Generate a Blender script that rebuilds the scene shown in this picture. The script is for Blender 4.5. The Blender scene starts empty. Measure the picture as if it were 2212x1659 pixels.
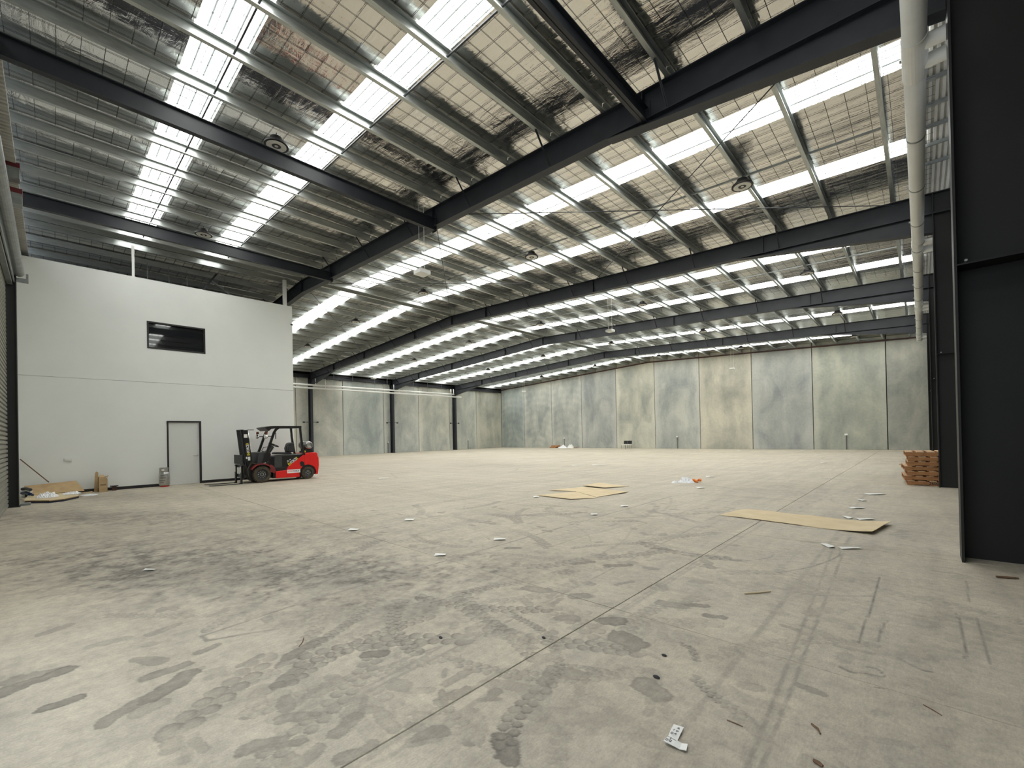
import bpy, math, random
import numpy as np
from mathutils import Matrix, Vector
random.seed(7); rng = np.random.default_rng(11)
SC = bpy.context.scene
COL = SC.collection
R = math.radians

# ------------------------------------------------------------------ camera
CAM_H = 1.5
F_PX, CX, CY, W, Hh = 934.7, 1106.9, 934.2, 2212.0, 1659.0
yaw, pitch, roll = R(43.3556), R(0.3473), R(-1.1838)
fwd = Vector((-math.sin(yaw)*math.cos(pitch), math.cos(yaw)*math.cos(pitch), math.sin(pitch)))
rt = Vector((math.cos(yaw), math.sin(yaw), 0)); up = rt.cross(fwd)
cr = math.cos(roll)*rt + math.sin(roll)*up
cu = -math.sin(roll)*rt + math.cos(roll)*up
cam = bpy.data.cameras.new('camera'); camo = bpy.data.objects.new('camera', cam); COL.objects.link(camo)
camo.matrix_world = Matrix(((cr.x, cu.x, -fwd.x, 0), (cr.y, cu.y, -fwd.y, 0), (cr.z, cu.z, -fwd.z, CAM_H), (0, 0, 0, 1)))
cam.sensor_width = 36; cam.lens = F_PX/W*36
cam.shift_x = -(CX-W/2)/W; cam.shift_y = (CY-Hh/2)/W
cam.clip_start = .02; cam.clip_end = 300
SC.camera = camo

# ------------------------------------------------------------------ light and exposure
wd = bpy.data.worlds.new('sky'); SC.world = wd; wd.use_nodes = True
bg = wd.node_tree.nodes['Background']
bg.inputs[0].default_value = (.86, .93, 1.0, 1); bg.inputs[1].default_value = .9
SKYLIGHT = 7.0
SC.view_settings.view_transform = 'Standard'; SC.view_settings.look = 'None'
SC.view_settings.exposure = 0.84; SC.view_settings.gamma = 1.0
SC.view_settings.use_curve_mapping = False

# ------------------------------------------------------------------ helpers
class MB:
    """collects faces in world coordinates; build() links them as ONE mesh object"""
    def __init__(s): s.v = []; s.f = []; s.m = []
    def add(s, vs, fs, mi=0):
        b = len(s.v); s.v += [tuple(q) for q in vs]
        for f in fs: s.f.append(tuple(b+i for i in f)); s.m.append(mi)
        return s
    def box(s, lo, hi, mi=0):
        (a, b, c), (d, e, f) = lo, hi
        return s.add([(a,b,c),(d,b,c),(d,e,c),(a,e,c),(a,b,f),(d,b,f),(d,e,f),(a,e,f)],
                     [(0,3,2,1),(4,5,6,7),(0,1,5,4),(1,2,6,5),(2,3,7,6),(3,0,4,7)], mi)
    def bar(s, p, q, w, h, mi=0, upv=(0,0,1)):
        """box from p to q with width w (sideways) and height h (along upv)"""
        p, q = Vector(p), Vector(q); d = (q-p).normalized(); u = Vector(upv)
        if abs(d.dot(u)) > .98: u = Vector((1,0,0))
        sd = d.cross(u).normalized(); u = sd.cross(d)
        c = [sd*w/2*a + u*h/2*b for a, b in ((-1,-1),(1,-1),(1,1),(-1,1))]
        return s.add([p+k for k in c]+[q+k for k in c], [(0,3,2,1),(4,5,6,7),(0,1,5,4),(1,2,6,5),(2,3,7,6),(3,0,4,7)], mi)
    def prism(s, poly, axis, a, b, mi=0):
        """polygon (2-D) extruded along axis 'x','y' or 'z' from a to b"""
        def P(q, t): return {'x': (t, q[0], q[1]), 'y': (q[0], t, q[1]), 'z': (q[0], q[1], t)}[axis]
        n = len(poly)
        return s.add([P(q, a) for q in poly]+[P(q, b) for q in poly],
              [tuple(range(n))[::-1], tuple(range(n, 2*n))]+[(i, (i+1) % n, n+(i+1) % n, n+i) for i in range(n)], mi)
    def tube(s, pts, r, n=10, mi=0, cap=True):
        pts = [Vector(p) for p in pts]; rings = []; prev = None
        rr = r if isinstance(r, (list, tuple)) else [r]*len(pts)
        for i, p in enumerate(pts):
            d = ((pts[min(i+1, len(pts)-1)]-p).normalized()+(p-pts[max(i-1, 0)]).normalized()).normalized()
            if prev is None:
                u = Vector((0,0,1)) if abs(d.z) < .9 else Vector((1,0,0))
            else: u = prev
            sd = d.cross(u).normalized(); u = sd.cross(d).normalized(); prev = u
            rings.append([p+(sd*math.cos(2*math.pi*k/n)+u*math.sin(2*math.pi*k/n))*rr[i] for k in range(n)])
        vs = [q for g in rings for q in g]; fs = []
        for i in range(len(pts)-1):
            for k in range(n):
                fs.append((i*n+k, i*n+(k+1) % n, (i+1)*n+(k+1) % n, (i+1)*n+k))
        if cap: fs += [tuple(range(n))[::-1], tuple((len(pts)-1)*n+k for k in range(n))]
        return s.add(vs, fs, mi)
    def lathe(s, c, axis, prof, n=24, mi=0, close=False):
        """prof = [(distance along axis, radius)]"""
        c = Vector(c); a = Vector(axis).normalized()
        u = Vector((0,0,1)) if abs(a.z) < .9 else Vector((1,0,0))
        e = a.cross(u).normalized(); g = a.cross(e)
        vs = [c+a*t+(e*math.cos(2*math.pi*k/n)+g*math.sin(2*math.pi*k/n))*r for t, r in prof for k in range(n)]
        m = len(prof); fs = [(i*n+k, i*n+(k+1) % n, ((i+1) % m)*n+(k+1) % n, ((i+1) % m)*n+k) for i in range(m if close else m-1) for k in range(n)]
        if not close: fs += [tuple(range(n))[::-1], tuple((m-1)*n+k for k in range(n))]
        return s.add(vs, fs, mi)
    def build(s, name, mats, parent=None, bevel=0, smooth=False):
        o = WO.get(parent, Vector((0,0,0)))
        me = bpy.data.meshes.new(name)
        me.from_pydata([(x-o.x, y-o.y, z-o.z) for x, y, z in s.v], [], s.f)
        mats = mats if isinstance(mats, (list, tuple)) else [mats]
        for m in mats: me.materials.append(m)
        if len(mats) > 1: me.polygons.foreach_set('material_index', s.m)
        if smooth: me.polygons.foreach_set('use_smooth', [True]*len(me.polygons))
        me.update()
        ob = bpy.data.objects.new(name, me); COL.objects.link(ob)
        if parent is not None: ob.parent = parent
        WO[ob] = o
        if bevel:
            b = ob.modifiers.new('bevel', 'BEVEL'); b.width = bevel; b.segments = 2; b.limit_method = 'ANGLE'
        return ob
WO = {}
def tag(o, label=None, cat=None, group=None, kind=None):
    for k, v in (('label', label), ('category', cat), ('group', group), ('kind', kind)):
        if v: o[k] = v
    return o
def thing(name, loc, label, cat, group=None):
    o = bpy.data.objects.new(name, None); COL.objects.link(o); o.location = loc; WO[o] = Vector(loc)
    o.empty_display_size = .1
    return tag(o, label, cat, group)
def struct(name, loc=(0,0,0)):
    o = bpy.data.objects.new(name, None); COL.objects.link(o); o.location = loc; WO[o] = Vector(loc)
    o['kind'] = 'structure'; return o
def kids(o): return [c for c in o.children]
def copy_tree(o, loc, rz=0, label=None):
    c = o.copy(); COL.objects.link(c); c.location = loc; c.rotation_euler = (0, 0, rz)
    if label: c['label'] = label
    for ch in o.children:
        k = ch.copy(); COL.objects.link(k); k.parent = c
        for g in ch.children:
            h = g.copy(); COL.objects.link(h); h.parent = k
    return c

# ------------------------------------------------------------------ materials
def mat(name, col, rough=.6, metal=0., spec=.5):
    m = bpy.data.materials.new(name); m.use_nodes = True
    b = m.node_tree.nodes['Principled BSDF']
    b.inputs['Base Color'].default_value = (*col, 1); b.inputs['Roughness'].default_value = rough
    b.inputs['Metallic'].default_value = metal; b.inputs['Specular IOR Level'].default_value = spec
    return m
class NT:
    def __init__(s, m): s.t = m.node_tree; s.b = s.t.nodes.get('Principled BSDF')
    def n(s, typ, **kw):
        nd = s.t.nodes.new(typ)
        for k, v in kw.items():
            if k.startswith('i_'): nd.inputs[k[2:].replace('_', ' ')].default_value = v
            else: setattr(nd, k, v)
        return nd
    def l(s, a, b): s.t.links.new(a, b)
    def noise(s, vec, scale, detail=4, rough=.55, dist=0):
        nd = s.n('ShaderNodeTexNoise'); nd.inputs['Scale'].default_value = scale; nd.inputs['Detail'].default_value = detail
        nd.inputs['Roughness'].default_value = rough; nd.inputs['Distortion'].default_value = dist
        s.l(vec, nd.inputs['Vector']); return nd.outputs['Fac']
    def ramp(s, fac, a, b, ca=(0,0,0), cb=(1,1,1)):
        nd = s.n('ShaderNodeValToRGB'); e = nd.color_ramp.elements
        e[0].position = a; e[1].position = b; e[0].color = (*ca, 1); e[1].color = (*cb, 1)
        s.l(fac, nd.inputs[0]); return nd.outputs[0]
    def math(s, op, a, b=None, clamp=False):
        nd = s.n('ShaderNodeMath', operation=op, use_clamp=clamp)
        for i, q in enumerate((a, b)):
            if q is None: continue
            if isinstance(q, (int, float)): nd.inputs[i].default_value = q
            else: s.l(q, nd.inputs[i])
        return nd.outputs[0]
    def mix(s, fac, a, b, blend='MIX'):
        nd = s.n('ShaderNodeMix', data_type='RGBA', blend_type=blend)
        for i, q in ((0, fac), (6, a), (7, b)):
            if isinstance(q, (int, float)): nd.inputs[i].default_value = q
            elif isinstance(q, tuple): nd.inputs[i].default_value = (*q, 1)
            else: s.l(q, nd.inputs[i])
        return nd.outputs[2]
    def mapping(s, vec, scale=(1,1,1), rot=(0,0,0), loc=(0,0,0)):
        nd = s.n('ShaderNodeMapping'); nd.inputs['Scale'].default_value = scale; nd.inputs['Rotation'].default_value = rot; nd.inputs['Location'].default_value = loc
        s.l(vec, nd.inputs['Vector']); return nd.outputs[0]
    def bump(s, h, strength=.3, dist=.02):
        nd = s.n('ShaderNodeBump'); nd.inputs['Strength'].default_value = strength; nd.inputs['Distance'].default_value = dist
        s.l(h, nd.inputs['Height']); s.l(nd.outputs[0], s.b.inputs['Normal']); return nd
    def pos(s): return s.n('ShaderNodeNewGeometry').outputs['Position']
    def col(s, c): s.l(c, s.b.inputs['Base Color'])
def noisy(name, ca, cb, scale=6, rough=.6, metal=0, bump=.1, stretch=(1,1,1), spec=.5, obj=False):
    m = mat(name, ca, rough, metal, spec); t = NT(m)
    v = t.n('ShaderNodeTexCoord').outputs['Object'] if obj else t.pos()
    f = t.noise(t.mapping(v, stretch), scale, 5); t.col(t.mix(t.ramp(f, .3, .7), ca, cb))
    if bump: t.bump(f, bump, .01)
    return m

M = {}
M['steel'] = noisy('dark painted steel', (.014,.0165,.022), (.022,.026,.033), 3, .5, 0, .03)
M['column'] = noisy('charcoal column paint', (.0035,.004,.0035), (.0065,.0065,.0055), 2, .55, 0, .03)
M['galv'] = noisy('galvanised steel', (.42,.45,.44), (.56,.59,.57), 9, .38, .75, .02, (3,.4,3))
M['galv_d'] = noisy('dull galvanised steel', (.25,.27,.27), (.34,.36,.35), 9, .45, .6, .02)
M['white_pvc'] = noisy('white pipe plastic', (.75,.76,.73), (.81,.82,.79), 3, .35, 0, .02)
M['black'] = mat('black plastic', (.006,.006,.007), .5)
M['rubber'] = noisy('dusty rubber', (.035,.028,.02), (.09,.07,.045), 14, .85, 0, .2)
M['white'] = noisy('white render paint', (.765,.79,.76), (.80,.82,.79), 1.2, .75, 0, .06)
M['door'] = noisy('white door paint', (.66,.68,.65), (.69,.705,.68), 1.5, .5, 0, .02)
M['trim'] = mat('dark bronze trim', (.018,.016,.017), .45)
M['card'] = noisy('brown cardboard', (.42,.29,.15), (.53,.385,.21), 5, .85, 0, .08)
M['card_l'] = noisy('sun pale cardboard', (.60,.49,.30), (.70,.58,.38), 3, .85, 0, .1, (1,1,1))
M['card_e'] = mat('cardboard cut edge', (.22,.15,.08), .9)
M['paper'] = noisy('white paper', (.74,.74,.7), (.82,.82,.79), 20, .7, 0, .1)
M['plastic'] = noisy('crumpled white film', (.78,.8,.82), (.88,.89,.9), 10, .35, 0, .3)
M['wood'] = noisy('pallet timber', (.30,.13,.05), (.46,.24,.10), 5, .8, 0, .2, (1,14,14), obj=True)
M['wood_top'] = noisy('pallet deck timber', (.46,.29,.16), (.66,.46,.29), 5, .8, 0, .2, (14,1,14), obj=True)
M['red'] = noisy('red truck paint', (.66,.010,.009), (.74,.014,.012), 3, .32, 0, .01)
M['dred'] = noisy('dusty dark red paint', (.15,.012,.012), (.21,.02,.018), 6, .5, 0, .05)
M['tblack'] = noisy('black truck paint', (.006,.006,.0065), (.012,.012,.012), 6, .35, 0, .02)
M['vinyl'] = noisy('grey black vinyl', (.028,.03,.032), (.045,.047,.05), 20, .5, 0, .1)
M['dgrey'] = noisy('dark grey cowl', (.03,.032,.034), (.045,.048,.05), 8, .5, 0, .03)
M['alu'] = noisy('brushed aluminium', (.42,.42,.41), (.6,.6,.58), 8, .3, .9, .05, obj=True)
M['chrome'] = mat('chrome', (.8,.8,.8), .15, 1.0)
M['yellow'] = mat('yellow lettering', (.75,.62,.02), .5)
M['wletter'] = mat('white lettering', (.8,.8,.8), .5)
M['orange'] = mat('orange plastic', (.8,.22,.02), .4)
M['amber'] = mat('dark amber lens', (.12,.02,.008), .25)
M['ink'] = mat('dark ink', (.03,.03,.035), .8)
M['redband'] = mat('red foot paint', (.45,.03,.02), .6)
M['maroon'] = mat('maroon tape', (.12,.012,.016), .6)
M['lens'] = mat('white lamp lens', (.72,.71,.66), .4)
M['blue'] = mat('dark blue film', (.015,.035,.09), .4)
M['stick'] = noisy('brown twig bark', (.12,.07,.04), (.2,.12,.07), 30, .8)
M['rust'] = noisy('red oxide steel angle', (.045,.016,.012), (.07,.025,.018), 5, .6)
M['conduit'] = mat('grey conduit', (.16,.17,.17), .5)
M['joint'] = mat('joint sealant', (.007,.0065,.006), .95, 0, .1)
M['glass'] = mat('dark window glass', (.012,.013,.015), .03, 0, .9)
M['wire'] = mat('safety mesh wire', (.05,.055,.055), .6)
M['inner'] = mat('roof cavity sheet', (.2,.2,.2), .8)
M['clad'] = noisy('pale corrugated cladding', (.42,.42,.39), (.5,.5,.47), 3, .5, .1, .02)
M['shutter'] = noisy('roller shutter slat', (.20,.2,.165), (.27,.265,.22), 4, .5, .3, .02)

# daylight sheet: milky glass fibre lit by the sky above
def daylight(name, strength, tint):
    m = mat(name, (.75,.78,.78), .4); t = NT(m)
    f = t.noise(t.mapping(t.pos(), (.6, 9, 1)), 3, 3)
    c = t.ramp(f, .25, .7, tuple(q*.75 for q in tint), tint)
    t.l(c, t.b.inputs['Emission Color']); t.b.inputs['Emission Strength'].default_value = strength
    return m
M['sky_pan'] = daylight('daylight sheet pan', SKYLIGHT, (1.0, 1.0, .965))
M['sky_rib'] = daylight('daylight sheet rib', SKYLIGHT*.03, (.86, 1.0, .98))
M['sky_rib'].node_tree.nodes['Principled BSDF'].inputs['Base Color'].default_value = (.42, .47, .46, 1)

# silver foil insulation
m = M['foil'] = mat('silver foil insulation', (.74,.72,.69), .13, 1.0); t = NT(m)
p = t.pos()
w1 = t.noise(t.mapping(p, (.55, 2.6, 1), (0,0,.12)), 2.2, 5, .6, .8)
w2 = t.noise(t.mapping(p, (2.2, .7, 1), (0,0,-.2)), 1.3, 3, .5, .4)
h = t.math('ADD', t.math('MULTIPLY', w1, 1.0), t.math('MULTIPLY', w2, .8))
t.bump(h, .5, .04)
t.col(t.mix(t.noise(p, 1.1, 3), (.72,.71,.69), (.80,.785,.76)))

# concrete wall panels, tinted by object colour, paler margins, trowel sweeps
def concrete(name, sweep):
    m = mat(name, (.4,.4,.37), .8, 0, .3); t = NT(m)
    tc = t.n('ShaderNodeTexCoord'); oi = t.n('ShaderNodeObjectInfo')
    off = t.n('ShaderNodeVectorMath', operation='ADD'); t.l(tc.outputs['Object'], off.inputs[0])
    cb = t.n('ShaderNodeCombineXYZ'); t.l(t.math('MULTIPLY', oi.outputs['Random'], 37.0), cb.inputs[2]); t.l(t.math('MULTIPLY', oi.outputs['Random'], 19.0), cb.inputs[0]); t.l(cb.outputs[0], off.inputs[1])
    v = off.outputs[0]
    n1 = t.noise(t.mapping(v, (1,1,.6)), .55, 6, .62, .4); n2 = t.noise(v, 7, 4); n3 = t.noise(t.mapping(v, (1.6,1.6,.25)), 1.2, 5, .6)
    sep = t.n('ShaderNodeSeparateXYZ'); t.l(tc.outputs['Object'], sep.inputs[0])
    ex = t.math('ABSOLUTE', sep.outputs['X'])           # panels are built with local X across, centred
    e = t.math('ADD', ex, t.math('MULTIPLY', t.math('SUBTRACT', n1, .5), .9))
    edge = t.ramp(e, .0, 1.0); edge = t.n('ShaderNodeMapRange'); edge.inputs['From Min'].default_value = 1.45; edge.inputs['From Max'].default_value = 1.8; t.l(e, edge.inputs['Value'])
    base = t.mix(t.ramp(n1, .36, .64), (.70,.73,.73), (1.18,1.17,1.10))
    base = t.mix(t.math('MULTIPLY', edge.outputs[0], .55), base, (1.28,1.26,1.2))
    base = t.mix(.22, base, t.ramp(n3, .3, .72, (.6,.6,.6), (1.3,1.3,1.3)), 'MULTIPLY')
    base = t.mix(.25, base, t.ramp(n2, .3, .7, (.75,.75,.75), (1.2,1.2,1.2)), 'MULTIPLY')
    if sweep:
        wv = t.n('ShaderNodeTexWave', wave_type='RINGS', rings_direction='Y'); wv.inputs['Scale'].default_value = .42; wv.inputs['Distortion'].default_value = 7.5; wv.inputs['Detail'].default_value = 5; wv.inputs['Detail Scale'].default_value = .7; wv.inputs['Detail Roughness'].default_value = .62
        t.l(t.mapping(tc.outputs['Object'], (1, 1, 1.0), (0,0,0), (.0, 0, .6)), wv.inputs['Vector'])
        base = t.mix(.16, base, t.ramp(wv.outputs['Fac'], .2, .95, (.76,.78,.79), (1.25,1.24,1.2)), 'MULTIPLY')
    t.col(t.mix(1.0, oi.outputs['Color'], base, 'MULTIPLY'))
    t.bump(n2, .12, .01)
    return m
M['conc'] = concrete('precast concrete panel', False); M['conc_s'] = concrete('precast concrete with trowel sweeps', True)

# floor: worn power-trowelled concrete, tyre and boot marks come from the 'stain' attribute
m = M['floor'] = mat('worn concrete floor', (.4,.37,.31), .62, 0, .35); t = NT(m)
p = t.pos(); at = t.n('ShaderNodeAttribute', attribute_name='stain')
n1 = t.noise(p, .33, 5, .6, .3); n2 = t.noise(p, 2.2, 6, .65, .5); n3 = t.noise(p, 14, 5, .65); n4 = t.noise(p, 90, 3, .6)
st = t.noise(t.mapping(p, (3.4, .55, 1), (0,0,R(-38))), .9, 6, .68, .6)
st2 = t.noise(t.mapping(p, (.5, 3.2, 1), (0,0,R(-15))), .8, 6, .65, .6)
base = t.mix(t.ramp(n1, .3, .7), (.50,.452,.362), (.57,.522,.428))
base = t.mix(.55, base, t.ramp(n2, .3, .62, (.80,.80,.81), (1.06,1.05,1.04)), 'MULTIPLY')
base = t.mix(.5, base, t.ramp(st, .28, .6, (.62,.62,.63), (1.08,1.08,1.06)), 'MULTIPLY')
base = t.mix(.45, base, t.ramp(st2, .3, .58, (.7,.7,.71), (1.05,1.05,1.04)), 'MULTIPLY')
base = t.mix(.6, base, t.ramp(n3, .3, .66, (.72,.72,.72), (1.12,1.12,1.1)), 'MULTIPLY')
n5 = t.noise(t.mapping(p, (1, 1, 1)), 5.5, 4, .7, .8)
base = t.mix(.22, base, t.ramp(n5, .56, .74, (1,1,1), (.5,.49,.48)), 'MULTIPLY')
n6 = t.noise(t.mapping(p, (3.5, .9, 1), (0,0,R(-35))), 26, 5, .72, .5)
base = t.mix(.5, base, t.ramp(n6, .35, .66, (.74,.73,.72), (1.1,1.1,1.09)), 'MULTIPLY')
base = t.mix(.4, base, t.ramp(n4, .3, .7, (.74,.74,.74), (1.2,1.2,1.2)), 'MULTIPLY')
sf = t.math('MULTIPLY', at.outputs['Fac'], 1.0, True)
base = t.mix(t.math('MULTIPLY', sf, .85), base, (.085,.076,.067))
lt = t.math('MULTIPLY', t.math('MULTIPLY', at.outputs['Fac'], -1.0, True), .6, True)
base = t.mix(lt, base, (.62,.60,.54))
t.col(base); t.bump(t.math('ADD', n3, n4), .2, .006)
t.l(t.ramp(n2, .3, .7, (.5,.5,.5), (.72,.72,.72)), t.b.inputs['Roughness'])

# ------------------------------------------------------------------ common dimensions
XR, ZR, SR, SL = -18.45, 8.05, .0427, .05           # ridge, roof falls right / left
def ztop(x): return ZR-(SR*(x-XR) if x > XR else SL*(XR-x))
FY = [-.62, 7.13, 14.96, 22.74, 30.52, 38.16]       # frame lines, far wall last
XLW, XRC = -37.85, .30                               # left wall face, right column face
XW, YW, ZW = -18.89, 6.83, 7.02                      # white office wall

# ================================================================== FLOOR
# floor marks in metres: boot prints, tread tracks, scuffs and scratches, grime patches
CAPS=[((-4.09,-.24),(-4.15,.03),.079,.8),((-4.24,-.19),(-4.18,-.01),.065,.5),((-3.65,-.06),(-3.66,.08),.047,.8),((-3.22,.17),(-3.33,.32),.052,.6),((-3.62,.39),(-3.64,.59),.053,.6),((-3.32,.39),(-3.48,.58),.065,.7),((-3.76,.69),(-3.8,.81),.04,.6),((-3.21,1.1),(-3.28,1.34),.057,.7),((-2.89,.92),(-3.0,1.11),.062,.6),((-2.83,1.47),(-2.75,1.55),.055,1.0),((-1.22,2.4),(-1.1,2.35),.069,.6),((-1.85,3.01),(-1.78,3.07),.095,.8),((-1.64,2.85),(-1.5,2.79),.094,.7),((-2.16,2.83),(-2.09,2.89),.068,.6),((-2.37,3.29),(-2.29,3.35),.066,.6),((-2.82,3.16),(-2.66,3.23),.07,.6),((-4.03,4.12),(-3.9,4.22),.048,.8),((-2.61,4.28),(-2.43,4.46),.047,.9),((-2.93,4.11),(-2.82,4.3),.042,.8),((-2.54,5.31),(-2.36,5.35),.053,.8),((-1.68,3.64),(-1.5,3.7),.072,.6),((-3.88,2.27),(-3.74,2.39),.073,.5),((-1.49,3.75),(-1.37,3.82),.041,.9),((-1.3,3.63),(-1.19,3.67),.038,.8),((-1.52,1.5),(-1.42,1.43),.063,1.0),((-.54,2.98),(-.44,2.96),.03,.5),((-.8,3.82),(-.71,3.8),.027,.5),((-2.23,.73),(-2.13,.75),.046,.4),((-3.19,.31),(-3.2,.41),.056,.35),((-2.35,1.4),(-2.29,1.42),.066,.3),((-1.93,1.8),(-1.62,1.95),.05,.3),((-.76,2.62),(-.57,2.68),.052,.2),((-6.18,.19),(-6.29,.55),.08,.35),((-8.3,-.4),(-8.27,-.25),.033,.7),((-4.5,.18),(-4.47,.36),.047,.35),((-4.4,.51),(-4.47,.67),.05,.4),((-5.09,-.08),(-5.17,.07),.046,.4),((-1.48,1.79),(-1.27,1.91),.076,.22),((-1.21,2.03),(-.99,1.97),.061,.2),]
TRACKS=[([(-2.85,.43),(-2.96,.56),(-3.04,.67),(-3.16,.82),(-3.31,.96)],.105,.45),([(-3.47,2.17),(-3.36,2.04),(-3.18,1.9),(-2.98,1.8),(-2.76,1.74),(-2.59,1.72)],.064,.6),([(-2.49,2.61),(-2.3,2.58),(-2.16,2.55),(-2.02,2.48),(-1.85,2.35),(-1.71,2.2),(-1.64,2.03)],.041,.6),([(-1.65,1.95),(-1.63,1.79),(-1.6,1.66),(-1.53,1.54),(-1.46,1.45)],.065,.8),([(-1.99,1.45),(-1.88,1.44),(-1.73,1.42),(-1.64,1.4)],.068,.45),([(-1.74,2.23),(-1.6,2.32),(-1.47,2.37),(-1.33,2.41),(-1.22,2.4)],.029,.5),([(-1.03,2.66),(-.95,2.6),(-.86,2.54),(-.77,2.5),(-.71,2.47)],.042,.8),([(-3.16,1.13),(-3.32,1.25),(-3.53,1.42),(-3.74,1.53),(-3.98,1.59)],.075,.4),([(-5.7,2.59),(-5.14,2.76),(-4.5,3.02),(-4.06,3.77),(-3.19,4.09),(-2.63,4.1)],.059,.4),([(-2.41,2.93),(-2.06,2.86),(-1.79,2.77),(-1.58,2.67)],.098,.35),([(-1.27,3.03),(-1.19,3.01),(-1.1,2.88)],.028,.6),([(-2.87,.82),(-2.69,.86),(-2.44,.87)],.118,.2),([(-2.59,1.25),(-2.23,1.26),(-1.96,1.29)],.099,.2),([(-5.19,.3),(-4.58,.82),(-3.95,1.42),(-3.41,1.82)],.054,.35),([(-4.15,1.74),(-3.28,2.19),(-2.52,2.58)],.073,.25),]
LINES=[([(-.77,6.71),(-.73,6.39),(-.79,6.01),(-.93,5.56),(-1.12,5.2)],.015,.7),([(-.9,5.38),(-1.17,5.41),(-.81,5.3),(-.59,4.97)],.008,.4),([(-1.42,6.04),(-1.33,5.99),(-1.33,5.73),(-1.53,5.38)],.013,.4),([(-.33,5.66),(-.33,4.83),(-.34,4.27),(-.35,3.82)],.008,.9),([(-.22,4.43),(-.24,4.2),(-.25,3.95)],.01,.6),([(.18,4.95),(.19,4.38),(.18,4.01)],.009,.8),([(.29,6.04),(.27,5.34)],.009,.5),([(.29,4.93),(.29,4.29),(.29,4.02)],.008,.7),([(-1.02,4.69),(-.73,4.7),(-.45,4.9),(-.34,5.0)],.017,.5),([(-1.07,5.18),(-.81,5.0),(-.58,4.96)],.013,.5),([(-.4,3.38),(-.34,3.35),(-.27,3.39),(-.2,3.4)],.01,.8),([(-.28,3.49),(-.22,3.49),(-.19,3.42)],.008,.8),([(-.14,3.76),(-.08,3.7),(-.02,3.66),(.02,3.67)],.01,.7),([(-.22,3.24),(-.18,3.26)],.008,.8),([(-3.2,8.45),(-3.26,7.52),(-3.15,7.08)],.019,.5),([(-4.26,9.85),(-4.15,1.4),(-3.74,1.21)],.019,.6),([(-4.17,9.64),(-3.79,8.7),(-3.58,7.86)],.017,.6),([(-2.58,1.5),(-2.52,1.89),(-2.41,1.31),(-2.71,9.63)],.016,.4),([(-1.98,1.93),(-1.85,1.12),(-1.88,9.56)],.021,.3),([(-1.07,12.26),(-.93,11.68),(-.9,1.16)],.027,.35),([(-6.17,6.39),(-6.23,4.99),(-6.73,3.62)],.016,.25),([(-1.37,1.47),(-1.28,1.48),(-1.19,1.46)],.008,-.5),([(-13.5,14.66),(-12.16,12.64),(-13.54,11.36)],.046,.35),([(-2.97,9.3),(-3.2,8.45)],.021,.3),([(-1.73,9.54),(-1.4,12.99),(-1.15,14.89),(-1.15,17.1)],.02,.4),([(-2.07,7.32),(-1.96,8.24),(-1.86,1.48)],.013,.3),([(-.23,7.92),(-.19,7.56),(-.28,7.11)],.01,.35),([(-1.05,11.06),(-.57,1.72),(-.51,1.15),(-.81,9.12)],.014,.45),]
ZONES=[((-5.6,1.5),(2.3,1.9),(1.3,-.35),.42),((-7.74,.24),(.98,.8),(1.22,-.04),.25),((-4.4,2.23),(.75,.6),(.7,-.36),.26),((-6.4,.9),(2.0,1.7),(1.0,-.3),.22),((-3.9,1.5),(1.5,1.3),(.5,-.25),.16),((-9.5,1.6),(3.4,2.8),(1.8,-.8),.3),((-12.5,.9),(3.5,2.5),(1.6,-.3),.3),((-7,1.6),(3.4,2.9),(1.7,-.7),.2),((-3.45,1.84),(.77,.65),(.32,-.17),.25),((-13.12,.07),(2.2,1.66),(1.36,-.01),.35),((-3.14,4.01),(1.04,.85),(.28,-.36),.22),((.08,4.69),(.18,.16),(-.01,-.45),.35),((.31,4.58),(.14,.12),(-.03,-.41),.35),((.01,3.35),(.23,.2),(-.0,-.26),.28),((-.77,4.98),(.42,.36),(.08,-.52),.3),((-.27,1.62),(.99,.73),(.03,-1.21),.2),((-2.41,12.3),(1.55,1.06),(.33,-1.69),.25),((-5.95,9.36),(.01,.01),(.05,-.07),0),((-.6,6.71),(.62,.5),(.05,-.64),.2),((-16.07,1.4),(3.02,1.73),(1.28,-.83),.4),((-15.83,15.12),(2.43,1.23),(1.48,-1.42),.25),((-1.72,1.83),(.4,.35),(.15,-.17),-.25),((-2.24,1.85),(.37,.33),(.18,-.15),-.15),((-3.8,6.84),(1.64,1.25),(.51,-.93),.1),((-8.0,1.05),(1.68,1.35),(1.07,-.14),.2),((-3.26,3.36),(.62,.51),(.22,-.23),.3),((.08,4.03),(.18,.15),(-.01,-.21),.3),]

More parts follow.
